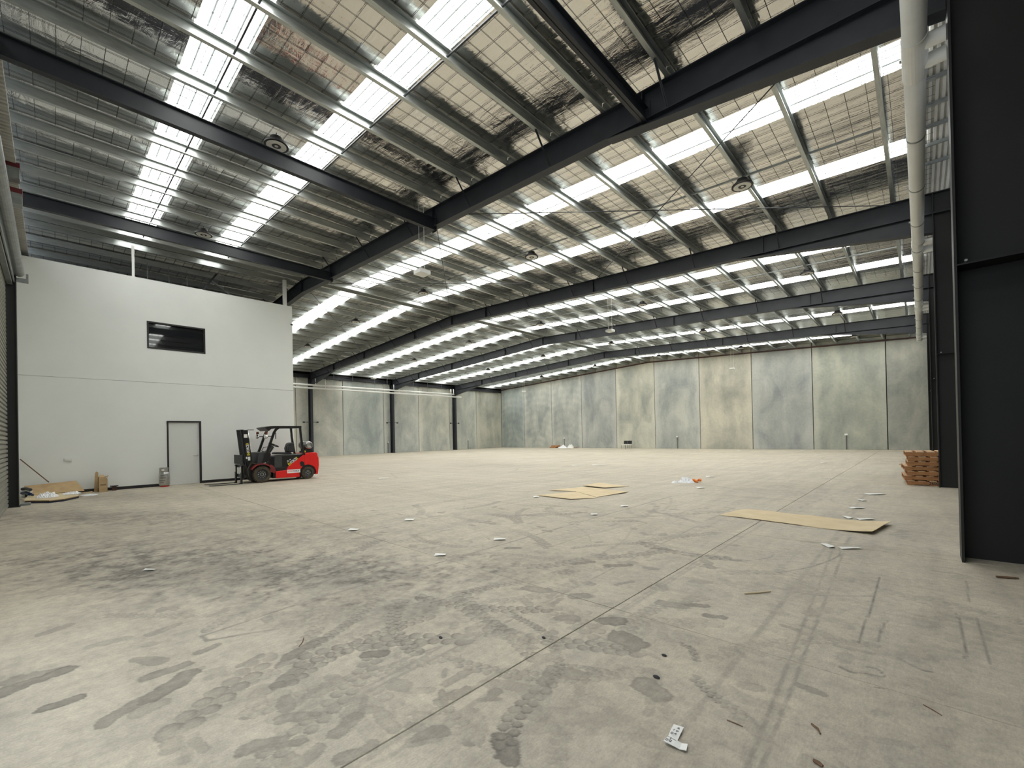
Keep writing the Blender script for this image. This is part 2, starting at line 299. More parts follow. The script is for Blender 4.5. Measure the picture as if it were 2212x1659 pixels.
_gn = rng.random((256, 256))
def vnoise(x, y):
    xi = np.floor(x).astype(int); yi = np.floor(y).astype(int); fx = x-xi; fy = y-yi
    fx = fx*fx*(3-2*fx); fy = fy*fy*(3-2*fy)
    g = lambda a, b: _gn[a % 256, b % 256]
    return (g(xi, yi)*(1-fx)+g(xi+1, yi)*fx)*(1-fy)+(g(xi, yi+1)*(1-fx)+g(xi+1, yi+1)*fx)*fy
def fbm(x, y): return .5*vnoise(x, y)+.28*vnoise(x*2.1+7, y*2.1+3)+.22*vnoise(x*4.3+1, y*4.3+9)
def sstep(a, b, x): t = np.clip((x-a)/(b-a), 0, 1); return t*t*(3-2*t)
def polydist(X, Y, pts):
    """distance, arc length and signed side of each point to a polyline"""
    best = np.full(X.shape, 1e9); S = np.zeros(X.shape); T = np.zeros(X.shape); acc = 0
    for (ax, ay), (bx, by) in zip(pts[:-1], pts[1:]):
        dx, dy = bx-ax, by-ay; L = math.hypot(dx, dy) or 1e-6
        u = np.clip(((X-ax)*dx+(Y-ay)*dy)/L**2, 0, 1); ex, ey = X-ax-u*dx, Y-ay-u*dy
        d = np.hypot(ex, ey); k = d < best
        best = np.where(k, d, best); S = np.where(k, acc+u*L, S); T = np.where(k, d*np.sign(dx*ey-dy*ex), T); acc += L
    return best, S, T, acc
def smooth_path(pts, n=5):
    out = []
    P = [pts[0]]+list(pts)+[pts[-1]]
    for i in range(1, len(P)-2):
        for k in range(n):
            t = k/n; a, b, c, d = P[i-1], P[i], P[i+1], P[i+2]
            out.append(tuple(.5*(2*b[j]+(c[j]-a[j])*t+(2*a[j]-5*b[j]+4*c[j]-d[j])*t*t+(3*b[j]-a[j]-3*c[j]+d[j])*t**3) for j in (0, 1)))
    return out+[tuple(pts[-1])]
random.seed(5)
EXTRA = []                                                # many small boot and tyre prints
for i in range(420):
    d = 2.2+8*random.random()**1.5; a = R(random.uniform(-4, 86)); x, y = -d*math.sin(a), d*math.cos(a)
    if y < -.3 or x > .4: continue
    an = random.uniform(0, math.pi); L = random.uniform(.05, .2)
    EXTRA.append(((x, y), (x+L*math.cos(an), y+L*math.sin(an)), random.uniform(.02, .055), random.uniform(.15, .6)*(1 if x < -1.6 else .55)))
ETR = []                                                 # sweeping tyre scuffs
for i in range(34):
    d = 6.5+12*random.random(); a = R(random.uniform(0, 70)); x, y = -d*math.sin(a), d*math.cos(a); h0 = random.uniform(0, 6.3); k = random.uniform(-1.2, 1.2)
    pts = []
    for j in range(9): pts.append((x, y)); x += .3*math.cos(h0); y += .3*math.sin(h0); h0 += k*.3
    ETR.append((pts, random.uniform(.012, .03), random.uniform(.2, .5)))
ETK = []
for i in range(60):
    d = 2.6+6.5*random.random()**1.3; a = R(random.uniform(2, 80)); x, y = -d*math.sin(a), d*math.cos(a); h0 = random.uniform(0, 6.3); k = random.uniform(-.9, .9)
    pts = []
    for j in range(7): pts.append((x, y)); x += .2*math.cos(h0); y += .2*math.sin(h0); h0 += k*.2
    ETK.append((pts, random.uniform(.055, .10), random.uniform(.25, .6)*(1 if x < -1.2 else .5)))
def stain(X, Y):
    V = np.zeros(X.shape); lo, hi = (X.min(), Y.min()), (X.max(), Y.max())
    def near(pts, m): return not (max(p[0] for p in pts) < lo[0]-m or min(p[0] for p in pts) > hi[0]+m or max(p[1] for p in pts) < lo[1]-m or min(p[1] for p in pts) > hi[1]+m)
    N = fbm(X*9, Y*9); N2 = fbm(X*26+5, Y*26); N5 = fbm(X*5.5+1, Y*5.5+4)
    for c, e, g, s in ZONES:
        det = e[0]*g[1]-e[1]*g[0]
        if abs(det) < 1e-5: continue
        u = ((X-c[0])*g[1]-(Y-c[1])*g[0])/det; v = (e[0]*(Y-c[1])-e[1]*(X-c[0]))/det
        q = np.hypot(u, v)+(N-.5)*1.1
        V += s*.85*sstep(1.3, .1, q)*(.5+2.1*N5*N2)
    for a, b, h, s in CAPS+EXTRA:
        if not near((a, b), .3): continue
        d, S, T, L = polydist(X, Y, [a, b])
        q = d/h+(N-.5)*1.3
        V = np.maximum(V, min(1, s*1.2)*sstep(1.02, .90, q)*(.5+.35*N2+.35*np.clip(q, 0, 1)**4))
    for pts, h, s in TRACKS+ETK:
        if not near(pts, .4): continue
        d, S, T, L = polydist(X, Y, smooth_path(pts))
        p_ = max(.05, h*1.05); k = np.zeros(X.shape)
        for sg in (-1, 1):                                  # two staggered rows of rounded lug prints
            u = ((S/p_+(.5 if sg > 0 else 0)) % 1-.5)*p_; v = T-sg*h*.46
            q = np.hypot(u/(p_*.50), v/(h*.54))+(N-.5)*.3
            k = np.maximum(k, sstep(1.0, .90, q)*(.5+.6*np.clip(q, 0, 1)**3)*(.55+.9*np.clip(u/p_+.5, 0, 1)))
        wear = sstep(.25, .5, fbm(X*2.3+3, Y*2.3+8))
        V = np.maximum(V, min(1., s*1.25)*k*(.45+.6*wear)*(d < h*1.25))
    for pts, h, s in LINES+ETR:
        if not near(pts, .3): continue
        d, S, T, L = polydist(X, Y, smooth_path(pts, 4))
        k = s*sstep(1.2, .4, d/h+(N2-.5)*1.2)*(.4+.9*N)
        V = np.maximum(V, k) if s > 0 else V+k
    return V
floor = struct('floor')
JX = [-39.5, -35.2, -30.45, -25.7, -20.95, -16.2, -11.45, -6.7, -1.95, 2.8]
JY = [-4.0, -.9]+[3.27+3.6*k for k in range(10)]+[39.]
MB().box((-40, -4.2, -.30), (3., 39.2, -.012)).build('subfloor', M['joint'], floor)
for i in range(len(JX)-1):
    for j in range(len(JY)-1):
        x0, x1, y0, y1 = JX[i], JX[i+1], JY[j], JY[j+1]
        ga, gb = [.006 if abs(q+1.95) < .1 else .0005 for q in (x0, x1)]; gc, gd_ = [.0055 if 3 < q < 7.5 else .003 for q in (y0, y1)]
        x0 += ga; x1 -= gb; y0 += gc; y1 -= gd_
        cx, cy = (x0+x1)/2, (y0+y1)/2
        res = .010 if (x1 > -6.8 and -1 < y0 and y1 < 3.4) else .014 if (x1 > -6.8 and -1 < y0 and y1 < 6.9) else .04 if (x1 > -11.5 and y0 > -1 and y1 < 14.2) else .12 if (x1 > -21 and y1 < 22) else 0
        if not res:
            MB().box((x0, y0, -.011), (x1, y1, 0)).build('slab', M['floor'], floor); continue
        nx, ny = max(2, int((x1-x0)/res)+1), max(2, int((y1-y0)/res)+1)
        gxs, gys = np.linspace(x0, x1, nx), np.linspace(y0, y1, ny)
        X, Y = np.meshgrid(gxs, gys, indexing='ij')
        co = np.zeros((nx*ny+4, 3), np.float32); co[:nx*ny, 0] = X.ravel(); co[:nx*ny, 1] = Y.ravel()
        co[nx*ny:] = [(x0, y0, -.011), (x1, y0, -.011), (x1, y1, -.011), (x0, y1, -.011)]
        idx = np.arange(nx*ny).reshape(nx, ny)
        q = np.stack([idx[:-1, :-1], idx[1:, :-1], idx[1:, 1:], idx[:-1, 1:]], -1).reshape(-1, 4)
        c0, c1, c2, c3 = idx[0, 0], idx[-1, 0], idx[-1, -1], idx[0, -1]; b = nx*ny
        sides = np.array([(b, b+1, c1, c0), (b+1, b+2, c2, c1), (b+2, b+3, c3, c2), (b+3, b, c0, c3)])
        q = np.concatenate([q, sides]); nf = len(q)
        me = bpy.data.meshes.new('slab'); me.vertices.add(len(co)); me.vertices.foreach_set('co', co.ravel())
        me.loops.add(nf*4); me.loops.foreach_set('vertex_index', q.ravel().astype(np.int32))
        me.polygons.add(nf); me.polygons.foreach_set('loop_start', np.arange(0, nf*4, 4, dtype=np.int32))
        me.update(calc_edges=True)
        at = me.attributes.new('stain', 'FLOAT', 'POINT'); sv = np.zeros(len(co), np.float32); sv[:nx*ny] = stain(X, Y).ravel(); at.data.foreach_set('value', sv)
        me.materials.append(M['floor'])
        ob = bpy.data.objects.new('slab', me); COL.objects.link(ob); ob.parent = floor

# ================================================================== WALLS
def panel_obj(name, w, h_pts, loc, rz, tint, m, parent, th=.16):
    """precast panel: local X across (centred), thickness in +Y local; h_pts = outline of the top edge [(x,z)]"""
    mb = MB(); poly = [(-w/2, 0), (w/2, 0)]+h_pts[::-1]
    mb.prism(poly, 'y', 0, th)
    me = bpy.data.meshes.new(name); me.from_pydata(mb.v, [], mb.f); me.materials.append(m); me.update()
    o = bpy.data.objects.new(name, me); COL.objects.link(o); o.parent = parent
    o.location = loc; o.rotation_euler = (0, 0, rz); o.color = (*tint, 1)
    bv = o.modifiers.new('bevel', 'BEVEL'); bv.width = .01; bv.segments = 1; bv.limit_method = 'ANGLE'
    return o
wall_far = struct('wall_far')
edges = [XLW, -34.05, -29.96, -25.95, -21.86, -17.86, -13.80, -9.73, -5.72, -1.62, 1.2]
G = .47
tints = [(.385,.42,.41), (.45,.465,.44), (.435,.45,.43), (.40,.415,.405), (.49,.49,.435), (.45,.465,.445), (.50,.485,.42), (.415,.43,.42), (.435,.45,.40), (.44,.445,.405)]
sweeps = [1, 1, 1, 0, 0, 0, 0, 0, 0, 0]
for (a, b), tn, sw in zip(zip(edges[:-1], edges[1:]), tints, sweeps):
    c, w = (a+b)/2, b-a-.045
    xs = [-w/2]+([XR-c] if a < XR < b else [])+[w/2]
    panel_obj('panel', w, [(x, ztop(c+x)+.27) for x in xs], (c, FY[5], 0), 0, tn, M['conc_s'] if sw else M['conc'], wall_far)
MB().box((XLW-.1, FY[5]+.165, 0), (1.3, FY[5]+.3, 8.6)).build('backing', M['joint'], wall_far)
e = MB()
for x0, x1 in ((XLW, XR), (XR, 1.0)):
    e.prism([(x0, ztop(x0)-.07), (x1, ztop(x1)-.07), (x1, ztop(x1)), (x0, ztop(x0))], 'y', FY[5]-.10, FY[5]-.004)
    e.prism([(x0, ztop(x0)-.012), (x1, ztop(x1)-.012), (x1, ztop(x1)+.02), (x0, ztop(x0)+.02)], 'y', FY[5]-.12, FY[5]+.1)
e.build('edge_angle', M['rust'], wall_far)

wall_left = struct('wall_left')
ey = [-1., 1.7, 5.75, 9.80, 13.85, 17.90, 21.95, 25.97, 30.02, 34.0, FY[5]]
lt = [(.42,.42,.4)]*3+[(.49,.49,.44), (.47,.475,.44), (.42,.45,.435), (.44,.455,.435), (.48,.485,.445), (.45,.465,.43), (.44,.44,.39)]
for (a, b), tn in zip(zip(ey[:-1], ey[1:]), lt):
    w = b-a-.045
    panel_obj('panel', w, [(-w/2, 6.82), (w/2, 6.82)], (XLW, (a+b)/2, 0), R(90), tn, M['conc'], wall_left)
MB().box((XLW-.3, -1.1, 0), (XLW-.165, FY[5]+.2, 7.5)).build('backing', M['joint'], wall_left)
g = MB(); g.box((XLW-.02, -.9, 6.72), (XLW+.16, FY[5]-.12, 7.02)); g.box((XLW+.16, -.9, 6.98), (XLW+.24, FY[5]-.12, 7.02)); g.build('eave_beam', M['steel'], wall_left)
g = MB()
for k in range(26): y = 8+k*1.2; g.tube([(XLW+.2, y, 6.66), (XLW+.2, y, 6.74)], .035, 8)
g.build('gutter_bolt', M['steel'], wall_left)['kind'] = 'stuff'

wall_right = struct('wall_right')
for k in range(5):
    y0, y1 = FY[k]+(.25 if k else .0), FY[k+1]-(.22 if k < 4 else .02)
    n = int((y1-y0)/.22); mb = MB(); poly = []
    for i in range(n):
        a = y0+(y1-y0)*i/n; d = (y1-y0)/n
        poly += [(1.00, a), (1.00, a+d*.55), (.965, a+d*.65), (.965, a+d*.9)]
    poly += [(1.00, y1), (1.05, y1), (1.05, y0)]
    mb.prism(poly, 'z', 0, 7.1); mb.build('cladding_sheet', M['column'], wall_right)
# roof overhang sheet and its girts past the column line, seen above the white pipe
mb = MB(); y0, y1 = -.6, FY[5]
xs = []
x = .13
prof = []
while x < 1.3:
    prof += [(x, 7.62), (x+.04, 7.62), (x+.05, 7.65), (x+.08, 7.65)]; x += .09
prof += [(x, 7.62), (x, 7.70), (.13, 7.70)]
mb.prism(prof, 'y', y0, y1); mb.build('eave_sheet', M['clad'], wall_right)
for y in (1.2, 2.7, 4.2, 5.6, 8.0, 8.8, 9.6, 10.6, 11.45, 12.25, 13.05, 13.95, 16.2, 17.4, 18.6, 19.8, 21):
    MB().box((.13, y-.025, 7.55), (1.3, y+.025, 7.618)).build('girt', M['galv_d'], wall_right)

# ---- front wall behind the viewer: open doorway where the viewer stands, closed shutter at the far end
wall_front = struct('wall_front')
YF = -.86
f = MB()
def ribbed(mb, x0, x1, z0, z1, y):
    n = max(1, int((x1-x0)/.2)); poly = []
    for i in range(n):
        a = x0+(x1-x0)*i/n; d = (x1-x0)/n
        poly += [(a, y), (a+d*.6, y), (a+d*.7, y-.03), (a+d*.9, y-.03)]
    poly += [(x1, y), (x1, y-.08), (x0, y-.08)]
    mb.prism(poly, 'z', z0, z1)
ribbed(f, XLW, -16.3, 0, 7.6, YF); ribbed(f, -16.3, -8.8, 5.6, 7.6, YF); ribbed(f, -8.8, -5.6, 0, 7.6, YF); ribbed(f, -5.6, .25, 5.5, 7.6, YF); ribbed(f, .25, 1.2, 0, 7.6, YF)
f.build('cladding_sheet', M['clad'], wall_front)
s_ = MB(); x = XLW                                        # ribbed soffit strip along the head of the front wall
prof = []
while x < -3:
    prof += [(x, 7.2), (x+.05, 7.2), (x+.065, 7.225), (x+.11, 7.225)]; x += .125
s_b = prof+[(x, 7.2), (x, 7.3), (XLW, 7.3)]
s_.prism(s_b, 'y', -.64, -.48); s_.build('soffit_strip', M['clad'], wall_front)
MB().box((XLW, -.80, 7.0), (-3, -.65, 7.3)).build('head_beam', M['column'], wall_front)

# roller shutter
door2 = struct('door_2', (-12.4, -.78, 0))
sl = None
for k in range(55):
    z = .02+k*.1
    if sl is None:
        mb = MB(); mb.prism([(-.80, 0), (-.765, .02), (-.765, .075), (-.80, .095), (-.82, .095), (-.82, 0)], 'x', -15.9, -8.9)
        mb.v = [(a, b, c+z) for a, b, c in mb.v]; sl = mb.build('slat', M['shutter'], door2); z_0 = z
    else:
        o = sl.copy(); COL.objects.link(o); o.location.z = z-z_0
d_ = MB(); d_.tube([(-15.98, -.56, 5.72), (-9., -.56, 5.72)], .10, 20); d_.build('roller_drum', M['galv_d'], door2, smooth=False)
b_ = MB(); b_.box((-16.03, -.74, 5.50), (-15.99, -.40, 5.60)); b_.box((-16.03, -.74, 5.5), (-15.97, -.66, 5.78)); b_.box((-16.03, -.44, 5.5), (-15.97, -.40, 5.72)); b_.build('drum_bracket', M['galv_d'], door2)
h_ = MB(); h_.box((-15.95, -.75, 5.40), (-9, -.66, 5.62)); h_.box((-15.95, -.645, 5.46), (-9, -.625, 5.56)); h_.build('drum_hood', M['galv_d'], door2)
p_ = MB(); p_.box((-16.28, -.62, 0), (-15.96, -.605, 5.66)); p_.box((-16.28, -.83, 0), (-15.96, -.815, 5.66)); p_.box((-16.12, -.815, 0), (-15.985, -.62, 5.66)); p_.box((-16.3, -.86, 0), (-15.93, -.58, .015))
p_.build('shutter_post', M['column'], wall_front)
for i, (x, z, ye) in enumerate(((-13.2, 6.9, -.43), (-13.5, 6.5, -.41))):
    mb = MB(); mb.box((x-.25, -.66, z), (x, ye, z+.22)); o = mb.build('door_head_box', M['galv_d'], wall_front)
    MB().box((x-.252, -.66, z+.222), (x+.003, ye+.004, z+.32)).build('tape_band', M['maroon'], o)

# ---- white office wall
wall_in = struct('wall_inner')
DY0, DY1, DZ = 2.665, 3.645, 2.235; WY0, WY1, WZ0, WZ1 = 2.177, 3.813, 4.682, 5.605; ZJ = 3.535
lo = MB(); hi = MB(); xb = XW-.16
for a, b, c, d in ((-.85, DY0, 0, ZJ-.004), (DY0, DY1, DZ, ZJ-.004), (DY1, YW, 0, ZJ-.004)): lo.box((xb, a, c), (XW, b, d))
for a, b, c, d in ((-.85, YW, ZJ+.004, WZ0), (-.85, WY0, WZ0, WZ1), (WY1, YW, WZ0, WZ1), (-.85, YW, WZ1, ZW)): hi.box((xb, a, c), (XW, b, d))
lo.build('panel', M['white'], wall_in); hi.build('panel', M['white'], wall_in)
r_ = MB(); r_.box((-24, YW-.16, 0), (xb, YW, ZW)); r_.box((-24, -.85, 6.80), (xb, YW-.16, 6.9)); r_.box((xb-.3, -.85, 0), (xb-.02, YW-.17, 6.8)); r_.build('office_box', M['inner'], wall_in)
win = struct('window_1', (XW, (WY0+WY1)/2, WZ0))
fr = MB(); t_ = .05
for a, b, c, d in ((WY0, WY1, WZ0, WZ0+t_), (WY0, WY1, WZ1-t_, WZ1), (WY0, WY0+t_, WZ0+t_, WZ1-t_), (WY1-t_, WY1, WZ0+t_, WZ1-t_)): fr.box((XW-.10, a, c), (XW+.012, b, d))
fr.build('window_frame', M['trim'], win, bevel=.004)
MB().box((XW-.075, WY0+t_, WZ0+t_), (XW-.06, WY1-t_, WZ1-t_)).build('pane', M['glass'], win)
dr = struct('door_1', (XW, (DY0+DY1)/2, 0))
MB().box((XW-.07, DY0+.05, .008), (XW-.03, DY1-.05, DZ-.05)).build('leaf', M['door'], dr)
fr = MB(); fr.box((XW-.10, DY0, 0), (XW+.015, DY0+.048, DZ)); fr.box((XW-.10, DY1-.06, 0), (XW+.015, DY1, DZ)); fr.box((XW-.10, DY0+.048, DZ-.048), (XW+.015, DY1-.06, DZ)); fr.build('door_frame', M['trim'], dr)
h = MB(); yh = DY1-.125; h.lathe((XW-.03, yh, 1.0), (1,0,0), [(0, .027), (.012, .027), (.014, .012), (.05, .012)], 16); h.tube([(XW+.015, yh, 1.0), (XW+.018, yh-.05, 1.0), (XW+.018, yh-.125, 1.0)], .009, 8); h.build('handle', M['chrome'], dr)
bb = struct('baseboard_left'); mb = MB()
mb.box((XW, -.6, 0), (XW+.015, DY0, .095)); mb.box((XW, DY1, 0), (XW+.015, YW, .095)); mb.build('skirting', M['trim'], bb)

# ================================================================== ROOF
ceil = struct('ceiling')
SKY = [(1.53, 2.26), (3.83, 4.47), (9.11, 9.87), (12.3, 12.98), (17.65, 18.4), (20.72, 21.5), (25.0, 25.75), (28.4, 29.2), (32.6, 33.35), (35.8, 36.55)]
XE0, XE1, RG = XLW, .12, .3
def slope_strip(mb, y0, y1, x0, x1, off, th=.01, mi=0):
    mb.prism([(x0, ztop(x0)+off), (x1, ztop(x1)+off), (x1, ztop(x1)+off+th), (x0, ztop(x0)+off+th)], 'y', y0, y1, mi)
def tri(mb, p, q, r, mi=0):
    d = (Vector(q)-Vector(p)).normalized(); s = d.cross(Vector((0,0,1))).normalized()*r; u = Vector((0,0,r))
    vs = [Vector(p)+s, Vector(p)-s, Vector(p)-u*1.6, Vector(q)+s, Vector(q)-s, Vector(q)-u*1.6]
    mb.add(vs, [(0,1,4,3), (1,2,5,4), (2,0,3,5)], mi)
ys = [YF]+[q for s in SKY for q in s]+[FY[5]+.1]
for i in range(0, len(ys), 2):
    for x0, x1 in ((XE0, XR), (XR, XE1)):
        mb = MB(); slope_strip(mb, ys[i], ys[i+1], x0, x1, .275); mb.build('foil_sheet', M['foil'], ceil)
for y0, y1 in SKY:
    mb = MB(); slope_strip(mb, y0, y1, XR-RG, XR, .275); slope_strip(mb, y0, y1, XR, XR+RG, .275)
    if y0 < 7: slope_strip(mb, y0, y1, XE0, -19.05, .275)
    mb.build('foil_sheet', M['foil'], ceil)
    for x0, x1 in ((XE0 if y0 > 7 else -19.05, XR-RG), (XR+RG, XE1)):
        mb = MB(); n = 4; p = (y1-y0)/n
        for k in range(n):
            a = y0+k*p
            slope_strip(mb, a, a+p*.78, x0, x1, .30, .006, 0)
            slope_strip(mb, a+p*.78, a+p*.91, x0, x1, .30, .006, 1)
            slope_strip(mb, a+p*.91, a+p, x0, x1, .30, .006, 0)
        for a in (y0, y1):                                 # foil turned up against the sheet
            slope_strip(mb, a-.002, a+.002, x0, x1, .275, .03, 2)
        if y0 < 14:                                        # extra wires, thicker than the real mesh, added to show against the glowing sheet
            x = x0+.1
            while x < x1: tri(mb, (x, y0, ztop(x)+.292), (x, y1, ztop(x)+.292), .0045, 3); x += .30
            for q in (.33, .66): tri(mb, (x0, y0+(y1-y0)*q, ztop(x0)+.290), (x1, y0+(y1-y0)*q, ztop(x1)+.290), .0045, 3)
        mb.build('skylight_sheet', [M['sky_pan'], M['sky_rib'], M['foil'], M['wire']], ceil)
MB().prism([(XE0-.5, 7.62), (XR, 8.62), (1.4, 7.78), (1.4, 7.83), (XR, 8.67), (XE0-.5, 7.67)], 'y', -1, FY[5]+.3).build('roof_light_block', M['inner'], ceil)  # unseen opaque sheet above roof and skylights, added to block world light
# purlins: galvanised C sections running from frame to frame
PX = [-.42]+[-1.73-1.235*k for k in range(13)]+[XR+.22, XR-.22]+[-19.28-1.207*k for k in range(15)]+[-37.3]
for k in range(5):
    y0, y1 = FY[k]+(.012 if k else -.2), FY[k+1]-.012
    for x in PX:
        sg = 1 if x > XR else -1; zt = ztop(x)
        c = [(0, .05), (.075, .05), (.075, .07), (.008, .058), (.008, .242), (.075, .23), (.075, .25), (0, .25)]
        mb = MB(); mb.prism([(x+sg*a-sg*.037, zt+b) for a, b in c][::sg], 'y', y0, y1); mb.build('purlin', M['galv'], ceil)
BR = [[2.04, 4.40], [11.25], [19.0], [26.8], [34.4]]
for k in range(5):
    for y in BR[k]:
        for x0, x1 in ((-37.3, XR-.25), (XR+.25, -.42)):
            if k == 0 and x0 < -30: continue
            mb = MB(); w_ = .022 if k else .013; slope_strip(mb, y-w_, y+w_, x0, x1, .10, .035 if k else .025); mb.build('bridging', M['galv_d'] if k else M['steel'], ceil)
wm = MB(); rr = .0032
x = -37.5
while x < .3:
    tri(wm, (x, YF+.05, ztop(x)+.268), (x, 23., ztop(x)+.268), .003); x += .30
y = YF+.1
while y < 23:
    if not any(abs(y-q) < .02 for s in SKY for q in s):
        tri(wm, (XE0, y, ztop(XE0)+.262), (XR, y, ztop(XR)+.262), rr); tri(wm, (XR, y, ztop(XR)+.262), (.3, y, ztop(.3)+.262), rr)
    y += .28 if y < 15 else .6
wm.build('safety_mesh', M['wire'], ceil)['kind'] = 'stuff'

# ================================================================== PORTAL FRAMES
DPT, FW = .52, .10
def zb(x): return ztop(x)-DPT
HR0, HL0 = -4.1, -33.0
def plate(mb, x0, x1, zf0, zf1, y, w, t):
    mb.prism([(x0, zf0), (x1, zf1), (x1, zf1+t), (x0, zf0+t)], 'y', y-w, y+w)
frame_lab = {1: 'dark steel portal frame nearest the viewer, ending at the white wall', 2: 'dark steel portal frame second from the viewer, pallets at its right foot',
             3: 'dark steel portal frame third from the viewer, middle of the hall', 4: 'dark steel portal frame farthest away, next to the concrete end wall'}
XCL, XCR = -37.35, XRC
for k in (1, 2, 3, 4):
    y = FY[k]
    t = thing('portal_frame', (XCR, y, 0), frame_lab[k], 'frame', 'portal frames across the hall')
    for x0, x1 in ((XR, XCR+.62), (XCL-.45, XR)):
        r_ = MB(); r_.prism([(x0, zb(x0)), (x1, zb(x1)), (x1, ztop(x1)), (x0, ztop(x0))], 'y', y-.006, y+.006)
        plate(r_, x0, x1, ztop(x0)-.018, ztop(x1)-.018, y, FW, .018); plate(r_, x0, x1, zb(x0), zb(x1), y, FW, .018)
        r_.build('rafter', M['steel'], t)
    for xa, xe, ze in ((HR0, XCR, 6.28), (HL0, XCL, 6.02)):
        h_ = MB(); q = [(xa, zb(xa)), (xe, zb(xe)), (xe, ze)]
        h_.prism(q if xe > xa else q[::-1], 'y', y-.006, y+.006)
        a, b = ((xa, zb(xa)), (xe, ze)) if xe > xa else ((xe, ze), (xa, zb(xa)))
        plate(h_, a[0], b[0], a[1]-.016, b[1]-.016, y, FW, .016); h_.build('haunch', M['steel'], t)
    yo, fw = (y-.13, .17) if k == 1 else (y, .10)
    c_ = MB(); zt = ztop(XCR)
    c_.box((XCR, yo-fw, 0), (XCR+.022, yo+fw, zt)); c_.box((XCR+.60, yo-fw, 0), (XCR+.622, yo+fw, zt)); c_.box((XCR+.022, y-.008, 0), (XCR+.60, y+.008, zt)); c_.build('column', M['column'], t)
    st = MB(); st.box((XCR+.022, yo-fw, 3.26), (XCR+.60, y-.008, 3.275)); st.box((XCR+.022, y+.008, 3.26), (XCR+.6, yo+fw, 3.275)); st.build('stiffener', M['column'], t)
    for zz in ([3.1] if k == 1 else [3.1]):
        bl = MB(); bl.lathe((XCR+.09, yo-fw+.0, zz+.2), (0,-1,0), [(-.02, .014), (.012, .014)], 8); bl.build('bolt', M['galv_d'], t)
    l_ = MB(); zt = ztop(XCL)
    l_.box((XCL-.018, y-.1, 0), (XCL, y+.1, zt)); l_.box((XLW+.02, y-.1, 0), (XLW+.038, y+.1, zt)); l_.box((XLW+.038, y-.006, 0), (XCL-.018, y+.006, zt)); l_.build('column', M['steel'], t)
    br_ = MB(); br_.bar((XCL-.2, y-.65, 2.95), (XCL-.2, y+.55, 2.95), .04, .04); br_.box((XCL-.24, y-.68, 2.88), (XCL-.16, y-.52, 3.0)); br_.box((XCL-.24, y+.46, 2.88), (XCL-.16, y+.6, 3.0)); br_.build('cross_arm', M['steel'], t)
    for xs_ in (-3.4, -9.45, -15.75, XR, -22., -28.2, -33.):
        s_ = MB(); s_.box((xs_-.006, y-.095, zb(xs_)+.02), (xs_+.006, y-.008, ztop(xs_)-.02)); s_.box((xs_-.006, y+.008, zb(xs_)+.02), (xs_+.006, y+.095, ztop(xs_)-.02)); s_.build('stiffener', M['steel'], t)
    for i, x in enumerate(PX):
        if i % 2 == 0 and abs(x-XR) > .5 and x < -1:
            fb = MB()
            for sd in (-1, 1):
                fb.bar((x, y+sd*.55, ztop(x)+.08), (x, y+sd*.09, zb(x)+.03), .04, .006); fb.bar((x, y+sd*.55, ztop(x)+.08), (x, y+sd*.09, zb(x)+.03), .006, .04)
            fb.build('fly_brace', M['steel'], t)
    cl = MB()
    for x in PX: cl.box((x-.05, y-.05, ztop(x)), (x-.042, y+.05, ztop(x)+.2))
    cl.build('purlin_cleat', M['steel'], t)['kind'] = 'stuff'

# strut beams of the first bay and bracing rods
for x, lab in ((-3.38, 'dark steel strut beam overhead, rightmost of the three in the nearest bay'), (-9.45, 'dark steel strut beam overhead, middle one of the three in the nearest bay'), (-15.75, 'dark steel strut beam overhead, farthest left, just above the white office wall')):
    t = thing('strut_beam', (x, 3.2, ztop(x)), lab, 'beam', 'strut beams of the nearest bay')
    z1 = ztop(x)-.285; z0 = z1-(.26 if x > -5 else .33); y0, y1 = -.6, FY[1]-.013
    b_ = MB(); b_.box((x-.005, y0, z0), (x+.005, y1, z1)); b_.box((x-.06, y0, z0), (x+.06, y1, z0+.014)); b_.box((x-.06, y0, z1-.014), (x+.06, y1, z1)); b_.build('beam', M['steel'], t)
    MB().box((x-.09, y1-.014, z0-.03), (x+.09, y1+.001, z1+.1)).build('end_plate', M['steel'], t)
def rod(p, q, lab, grp):
    t = tag(MB().tube([p, q], .011, 6).build('bracing_rod', M['steel']), lab, 'rod', grp)
for (xa, ya, xb_, yb, lab) in ((-9.45, 7.25, -.3, 14.85, 'thin diagonal bracing rod crossing the second bay from the near frame to the right eave'),
      (-.5, 7.25, -9.4, 14.85, 'thin diagonal bracing rod running from the top right corner across the second bay'),
      (-9.6, 7.25, -18.4, 14.85, 'thin steep bracing rod hanging below the middle of the nearest portal frame'),
      (-18.3, 7.25, -9.6, 14.85, 'thin level bracing rod from above the white wall to the second frame'),
      (-18.6, 7.25, -28.1, 14.85, 'thin diagonal bracing rod just right of the white wall top corner')):
    rod((xa, ya, ztop(xa)-.12), (xb_, yb, ztop(xb_)-.12), lab, 'bracing rods of the second bay')
for (xa, ya, xb_, yb, lab) in ((-9.45, 30.62, -.5, 38.0, 'far bracing rod in the last bay, rising to the left over the end wall'), (-.5, 30.62, -9.4, 38.0, 'far bracing rod in the last bay, rising to the right over the end wall')):
    rod((xa, ya, ztop(xa)-.1), (xb_, yb, ztop(xb_)-.1), lab, 'bracing rods of the last bay')

